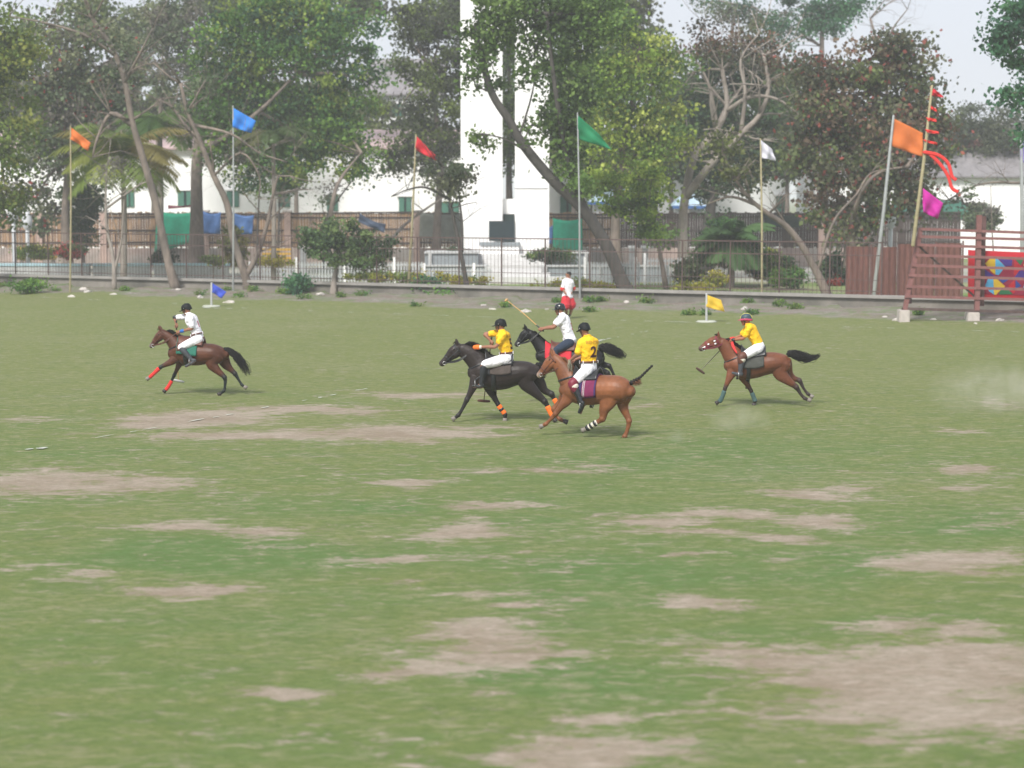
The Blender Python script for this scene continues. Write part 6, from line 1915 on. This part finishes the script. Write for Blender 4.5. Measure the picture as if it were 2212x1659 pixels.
# ---------------------------------------------------------------- horse 3: black, rider 3 in white, behind
c3 = Crop(1500, 870, 3.53, 44.0, 700, 4)
H3 = dict(crop=c3, label='black horse with a red saddle cloth half hidden in the middle of the group', coat=BLK, dark=(0.012, 0.011, 0.012), muzzle=(0.03, 0.028, 0.028),
  trunk=[(430, 700, 62, .14), (500, 715, 118, .20), (600, 730, 140, .25), (720, 735, 138, .26), (840, 725, 122, .25), (940, 715, 112, .24), (1010, 700, 88, .19), (1055, 690, 55, .12)],
  neck=[(490, 665, 105, .15), (430, 590, 74, .105), (370, 520, 56, .085), (315, 460, 48, .075)],
  head=[(300, 440, 44, .07), (255, 485, 52, .08), (215, 535, 36, .06), (175, 580, 28, .05)],
  legs=[dict(lat=-.13, p=[(480, 790, 65), (440, 860, 42), (395, 910, 30), (340, 930, 24), (300, 975, 17), (265, 1010, 18), (240, 1020, 17)]),
        dict(lat=.13, p=[(500, 800, 62), (450, 870, 42), (410, 930, 28), (380, 975, 22), (350, 1010, 16), (310, 1030, 18), (285, 1035, 17)]),
        dict(lat=-.13, p=[(1000, 740, 105), (1010, 830, 74), (1080, 860, 46), (1140, 880, 28), (1180, 950, 19), (1220, 1010, 19), (1250, 1040, 18)]),
        dict(lat=.13, p=[(1040, 730, 84), (1070, 780, 58), (1110, 795, 38), (1155, 805, 27), (1190, 865, 18), (1215, 920, 18), (1245, 950, 18)])],
  tail=[(1050, 620, 26), (1100, 610, 40), (1160, 625, 50), (1225, 655, 50), (1290, 690, 42), (1345, 715, 26)],
  cloth=dict(u=(480, 760), ang=92, m='red_cloth'), saddle=dict(u=(540, 800), m='brown_leather', flap=(530, 620, 70), flap_m='brown_leather'),
  rein_hand=(440, 430), stirrups=[(560, 860, -.36), (560, 860, .36)], st_top=600, mane_n=220, mane_len=.07, tail_n=280)
horse(H3)
P3_ = dict(crop=c3, label='rider in a white shirt and dark jeans pointing a cane mallet forward', shirt='shirt_white', trousers='jeans', long_trousers=1, tname='jeans', boots=None, helmet='gloss_black', loose=1, hem_t=.1,
  j=dict(head=(632, 212, .02), neck=(655, 250, 0), ribs=(668, 300, 0), chest=(690, 370, 0), waist=(720, 460, 0), pelvis=(745, 545, 0),
         shN=(665, 298, -.17), elN=(570, 395, -.20), haN=(465, 410, -.06), shF=(640, 290, .15), elF=(560, 385, .20), haF=(450, 405, .10),
         hipN=(735, 560, -.11), knN=(590, 640, -.30), anN=(560, 820, -.34), toN=(490, 860, -.36),
         hipF=(735, 560, .11), knF=(590, 640, .30), anF=(560, 820, .34), toF=(490, 860, .36)),
  hyaw=4, tyaw=14, sleeve=.62, print=(('3', .24, .02, -.02, 'number_red', 1.0),))
person(P3_)
# shoes of the jeans rider
for s_ in 'NF':
    a_, t_ = P3_['J']['an' + s_], P3_['J']['to' + s_]
    MB().add(*etube([a_ - (t_ - a_).normalized() * .05, a_.lerp(t_, .5), t_], [(.05, .045), (.05, .05), (.035, .045)], n=12)).build('shoe', M['black_leather'], P3_['rootp'], smooth=True)
mallet('pale cane mallet pointed up and forward by the jeans rider', c3.P(425, 405, .12), c3.P(68, 106, .30), (.2, 1, .1), head_m='cane', head_len=.20, bend=-.02)

# ---------------------------------------------------------------- horse 4: chestnut, rider 2, nearest
c4 = Crop(1500, 870, 3.53, 37.6, 1000, 22)
H4 = dict(crop=c4, label='chestnut horse with a braided tail and one striped cream leg wrap, nearest of all', coat=CHEST, dark=(0.20, 0.072, 0.032), muzzle=(0.34, 0.27, 0.22), points=False,
  trunk=[(690, 1060, 75, .16), (750, 1055, 128, .22), (840, 1055, 158, .27), (950, 1062, 160, .28), (1060, 1055, 155, .27), (1160, 1050, 152, .28), (1260, 1055, 148, .27), (1335, 1065, 115, .22), (1375, 1075, 70, .13)],
  neck=[(735, 960, 118, .16), (690, 880, 104, .12), (640, 800, 84, .10), (600, 740, 62, .085)],
  head=[(590, 715, 56, .075), (530, 775, 68, .088), (470, 850, 48, .064), (415, 905, 36, .055)],
  legs=[dict(lat=-.13, p=[(730, 1120, 88), (690, 1190, 60), (640, 1245, 40), (590, 1310, 33), (530, 1375, 22), (485, 1420, 24), (445, 1440, 22)], hoof='hoof'),
        dict(lat=.13, p=[(700, 1100, 80), (650, 1180, 50), (605, 1225, 38), (572, 1262, 33), (598, 1330, 22), (640, 1372, 24), (690, 1392, 20)]),
        dict(lat=-.13, p=[(1190, 1070, 150), (1140, 1190, 100), (1100, 1280, 60), (1085, 1362, 38), (1010, 1410, 25), (935, 1458, 25), (890, 1480, 23)], hoof='hoof', wrap=('white_wrap', 3.9, 5.3, 4.05, 4.6, 5.1)),
        dict(lat=.13, p=[(1310, 1110, 110), (1300, 1210, 72), (1330, 1300, 46), (1366, 1385, 34), (1350, 1475, 24), (1322, 1548, 26), (1290, 1580, 23)])],
  tail=[(1368, 1000, 26), (1405, 975, 24), (1445, 950, 20), (1480, 928, 15), (1505, 905, 14), (1540, 870, 13), (1580, 832, 12), (1612, 802, 12)], braid=1,
  cloth=dict(u=(865, 1062), ang=112, m='purple_cloth', stripes=((872, 915, 'navy'), (925, 931, 'silver'), (940, 946, 'silver'), (1045, 1060, 'navy')), hem='navy'),
  saddle=dict(u=(800, 1060), m='black_leather', flap=(800, 870, 84)),
  rein_hand=(715, 770), stirrups=[(855, 1250, -.36), (985, 1230, .36)], st_top=850, rein_m='brown_leather', single_rein=1, mane_mat='hair_brown', mane_n=300, mane_len=.10, slack=0, bridle='brown_leather')
horse(H4)
P4_ = dict(crop=c4, label='rider in a yellow shirt numbered 2 seen from behind on the nearest horse', shirt='shirt_yellow', trousers='breeches', boots='gloss_black', belt='brown_leather', helmet='velvet',
  j=dict(head=(892, 430, .0), neck=(925, 485, 0), ribs=(935, 540, 0), chest=(940, 620, 0), waist=(938, 720, 0), pelvis=(942, 825, 0),
         shN=(858, 555, -.12), elN=(818, 680, -.18), haN=(745, 745, -.10), shF=(1010, 550, .12), elF=(960, 680, .30), haF=(800, 735, .22),
         hipN=(925, 845, -.10), knN=(775, 985, -.32), anN=(862, 1195, -.36), toN=(838, 1290, -.37),
         hipF=(965, 840, .11), knF=(820, 960, .32), anF=(960, 1170, .36), toF=(960, 1230, .36)),
  hyaw=18, tyaw=32, sleeve=.85, bold=.03, print=(('2', .30, .02, -.05, 'number', 1.05), ('BENTSU', .085, .02, .15, 'number_faint', 1.1)), hpitch=-.3,
  kneepad='maroon', kneepad_on='N')
person(P4_)
mb = MB()
for k in range(14):
    a_ = c4.P(735 + rng.uniform(-14, 14), 745 + rng.uniform(-8, 10), -.12 + rng.uniform(-.03, .03))
    q_ = a_ + Vector((rng.uniform(-.04, .06), rng.uniform(-.02, .02), -rng.uniform(.06, .12)))
    mb.add(*etube([a_, q_, q_ + Vector((rng.uniform(-.04, .06), 0, -rng.uniform(.04, .14)))], [.006, .006, .004], n=5))
rt_ = mb.build('rein_end', M['rope'], org=c4.P(735, 745, -.12), smooth=True)
tag(rt_, 'frayed grey rope end dangling from the left hand of rider number 2', 'rope')
mallet('dark polo mallet held low on the hidden side of the chestnut horse', c4.P(815, 740, .26), c4.P(1000, 1150, .55), (1, .3, -.1), m='dark_wood', head_m='dark_wood', head_len=.22)

# ---------------------------------------------------------------- horse 5: bay, yellow rider at right
c5 = Crop(2060, 900, 4.88, 43.2, 1000, 4)
H5 = dict(crop=c5, label='reddish bay horse with a pompom bridle galloping at right', coat=BAY2, dark=(0.030, 0.020, 0.018), muzzle=(0.07, 0.05, 0.045),
  trunk=[(625, 960, 95, .16), (710, 945, 160, .22), (830, 960, 195, .27), (970, 965, 188, .28), (1110, 940, 172, .27), (1240, 920, 160, .27), (1360, 910, 140, .25), (1440, 900, 105, .19), (1480, 900, 65, .12)],
  neck=[(730, 880, 165, .16), (650, 785, 140, .12), (575, 695, 108, .10), (500, 620, 85, .085)],
  head=[(480, 590, 74, .08), (385, 620, 84, .092), (290, 665, 60, .066), (205, 715, 42, .056)],
  legs=[dict(lat=-.13, p=[(680, 1030, 100), (635, 1120, 66), (600, 1200, 44), (560, 1300, 32), (528, 1400, 24), (490, 1475, 27), (450, 1500, 24)], wrap=('teal_wrap', 3.4, 5.1)),
        dict(lat=.13, p=[(800, 1080, 95), (855, 1180, 60), (900, 1255, 42), (945, 1335, 31), (980, 1420, 24), (1000, 1480, 27), (985, 1530, 24)], wrap=('teal_wrap', 3.4, 5.0)),
        dict(lat=-.13, p=[(1390, 930, 160), (1370, 1070, 120), (1480, 1180, 72), (1605, 1275, 42), (1665, 1370, 27), (1730, 1440, 28), (1790, 1462, 25)], hoof='hoof'),
        dict(lat=.13, p=[(1440, 950, 120), (1490, 1080, 80), (1570, 1150, 50), (1652, 1180, 38), (1710, 1290, 24), (1775, 1375, 26), (1825, 1408, 24)], hoof='hoof')],
  tail=[(1475, 790, 34), (1560, 790, 52), (1660, 825, 66), (1750, 850, 60), (1840, 850, 44), (1920, 815, 26), (1980, 785, 12)],
  cloth=dict(u=(790, 1120), ang=96, m='grey_cloth'), saddle=dict(u=(790, 1150), m='black_leather', flap=(740, 840, 84)),
  rein_hand=(610, 585), stirrups=[(760, 1130, -.36), (760, 1130, .36)], st_top=820, bridle='maroon', mane_n=420, mane_len=.14, slack=.2,
  pompoms=((372, 525), (408, 600), (240, 612), (318, 648), (262, 690), (420, 640)))
horse(H5)
P5_ = dict(crop=c5, label='rider in a yellow shirt and teal helmet with pink rim on the right horse', shirt='shirt_yellow', trousers='breeches', boots='grey_leather', helmet='helmet_blue', rim='pink', stripe='lime', skin=mat('skin_brown', (0.33, 0.13, 0.07), .5, .1, 12),
  j=dict(head=(866, 300, 0), neck=(895, 355, 0), ribs=(925, 410, 0), chest=(960, 490, 0), waist=(1020, 590, 0), pelvis=(1060, 685, 0),
         shN=(925, 410, -.17), elN=(830, 560, -.20), haN=(680, 585, -.08), shF=(895, 400, .15), elF=(790, 530, .2), haF=(670, 575, .06),
         hipN=(1050, 705, -.11), knN=(815, 830, -.32), anN=(780, 1060, -.36), toN=(680, 1065, -.38),
         hipF=(1050, 705, .11), knF=(800, 830, .32), anF=(800, 1080, .36), toF=(740, 1140, .38)),
  hyaw=4, tyaw=12, sleeve=.72, thigh=(.128, .110, .085), hpitch=-.1, kneepad='brown_leather', kneepad_on='N',
  extras=(('glove', 'elF', 'haF', .90, 1.30, .055, 'red_wrap'), ('wristband', 'elN', 'haN', .90, 1.04, .044, 'black_leather')))
person(P5_)
mallet('polo mallet slanting down in front of the right hand horse', c5.P(620, 600, .12), c5.P(200, 1035, .55), (1, .1, -.7), m='rope', head_m='dark_wood', head_len=.21)
for k in range(2):
    Q = [c5.P(650 + 14 * k, 620, -.1), c5.P(670 + 16 * k, 690, -.16), c5.P(735, 780, -.2), c5.P(700 - 10 * k, 690, -.14), c5.P(672, 610, -.1)]
    MB().add(*etube(Q, [.012] * 5, n=6, sub=5)).build('rein', M['red_rope'], H5['root'], smooth=True)

# ---------------------------------------------------------------- person in white shirt and red shorts on the far bank
c6 = Crop(1660, 800, 10.37, 74.0, 460, 0)
P6_ = dict(crop=c6, label='running person in a white shirt and wide red shorts on the far bank', shirt='shirt_white', trousers='red_cloth', tname='shorts', loose=1, hem_t=.15, stand=1, size=1.18, collar='red_wrap', cuff='red_wrap', thigh=(.15, .17, .18), trouser_to=.55,
  j=dict(head=(468, 262, 0), neck=(465, 370, 0), ribs=(455, 470, 0), chest=(445, 600, 0), waist=(440, 790, 0), pelvis=(435, 970, 0),
         shN=(350, 440, -.12), elN=(285, 690, -.14), haN=(370, 800, -.28), shF=(560, 450, .14), elF=(625, 670, .16), haF=(560, 790, -.02),
         hipN=(390, 1000, -.08), knN=(390, 1300, -.12), anN=(410, 1480, .2), toN=(380, 1520, .15),
         hipF=(500, 1010, .08), knF=(570, 1290, .12), anF=(520, 1500, .15), toF=(480, 1530, .1)),
  hyaw=10, tyaw=70, sleeve=.95)
person(P6_)
for s_ in 'NF':
    a_, t_ = P6_['J']['an' + s_], P6_['J']['to' + s_]
    MB().add(*etube([a_, a_.lerp(t_, .5), t_], [(.05, .045), (.05, .05), (.035, .045)], n=10)).build('shoe', M['grey_cloth'], P6_['rootp'], smooth=True)

# ================================================================== DUST kicked up behind the horses
def dust(px, py, rx, rz, dens, lab, ry=None):
    g = gnd(px, py)
    me = bpy.data.meshes.new('dust_cloud')
    bm = bmesh.new()
    bmesh.ops.create_icosphere(bm, subdivisions=3, radius=1)
    for v in bm.verts: v.co = Vector((v.co.x * rx, v.co.y * (ry or rx), v.co.z * rz)) * (1 + .12 * sin(v.co.x * 5 + v.co.z * 4))
    bm.to_mesh(me); bm.free()
    m = bpy.data.materials.new('dust'); m.use_nodes = True
    n, l = m.node_tree.nodes, m.node_tree.links
    n.remove(n['Principled BSDF'])
    pv_ = n.new('ShaderNodeVolumePrincipled')
    pv_.inputs['Color'].default_value = (0.93, 0.88, 0.80, 1)
    pv_.inputs['Anisotropy'].default_value = 0.2
    tc = n.new('ShaderNodeTexCoord')
    nz = n.new('ShaderNodeTexNoise'); nz.inputs['Scale'].default_value = 2.2; nz.inputs['Detail'].default_value = 4
    l.new(tc.outputs['Object'], nz.inputs['Vector'])
    gr = n.new('ShaderNodeVectorMath'); gr.operation = 'DIVIDE'; gr.inputs[1].default_value = (rx, ry or rx, rz)
    l.new(tc.outputs['Object'], gr.inputs[0])
    ln = n.new('ShaderNodeVectorMath'); ln.operation = 'LENGTH'; l.new(gr.outputs[0], ln.inputs[0])
    fo = n.new('ShaderNodeMapRange'); fo.inputs[1].default_value, fo.inputs[2].default_value, fo.inputs[3].default_value, fo.inputs[4].default_value = .15, .95, 1, 0
    l.new(ln.outputs['Value'], fo.inputs[0])
    nr = n.new('ShaderNodeMapRange'); nr.inputs[1].default_value, nr.inputs[2].default_value, nr.inputs[3].default_value, nr.inputs[4].default_value = .4, .7, 0, dens
    l.new(nz.outputs['Fac'], nr.inputs[0])
    mu = n.new('ShaderNodeMath'); mu.operation = 'MULTIPLY'; l.new(fo.outputs[0], mu.inputs[0]); l.new(nr.outputs[0], mu.inputs[1])
    l.new(mu.outputs[0], pv_.inputs['Density'])
    l.new(pv_.outputs[0], n['Material Output'].inputs['Volume'])
    o = bpy.data.objects.new('dust_cloud', me)
    C.collection.objects.link(o)
    o.location = (g.x, g.y, rz * .55)
    me.materials.append(m)
    tag(o, lab, 'dust', kind='stuff')
dust(1006, 412, 2.0, .8, .55, 'thin haze of dust drifting at the right edge of the field')
dust(738, 430, .8, .42, .85, 'puff of dust on the turf below the right hand horse')
dust(677, 442, .26, .24, 1.3, 'small puff of dust behind the hooves of the chestnut horse')

hz = bpy.data.meshes.new('haze')
mbh = MB().box((0, 1350, 13.5), (3200, 3000, 30))
hzm = bpy.data.materials.new('air'); hzm.use_nodes = True
hn = hzm.node_tree.nodes; hn.remove(hn['Principled BSDF'])
hv = hn.new('ShaderNodeVolumePrincipled'); hv.inputs['Color'].default_value = (0.93, 0.95, 1, 1); hv.inputs['Density'].default_value = 0.00085
hzm.node_tree.links.new(hv.outputs[0], hn['Material Output'].inputs['Volume'])
ho_ = mbh.build('haze', hzm); tag(ho_, kind='stuff')
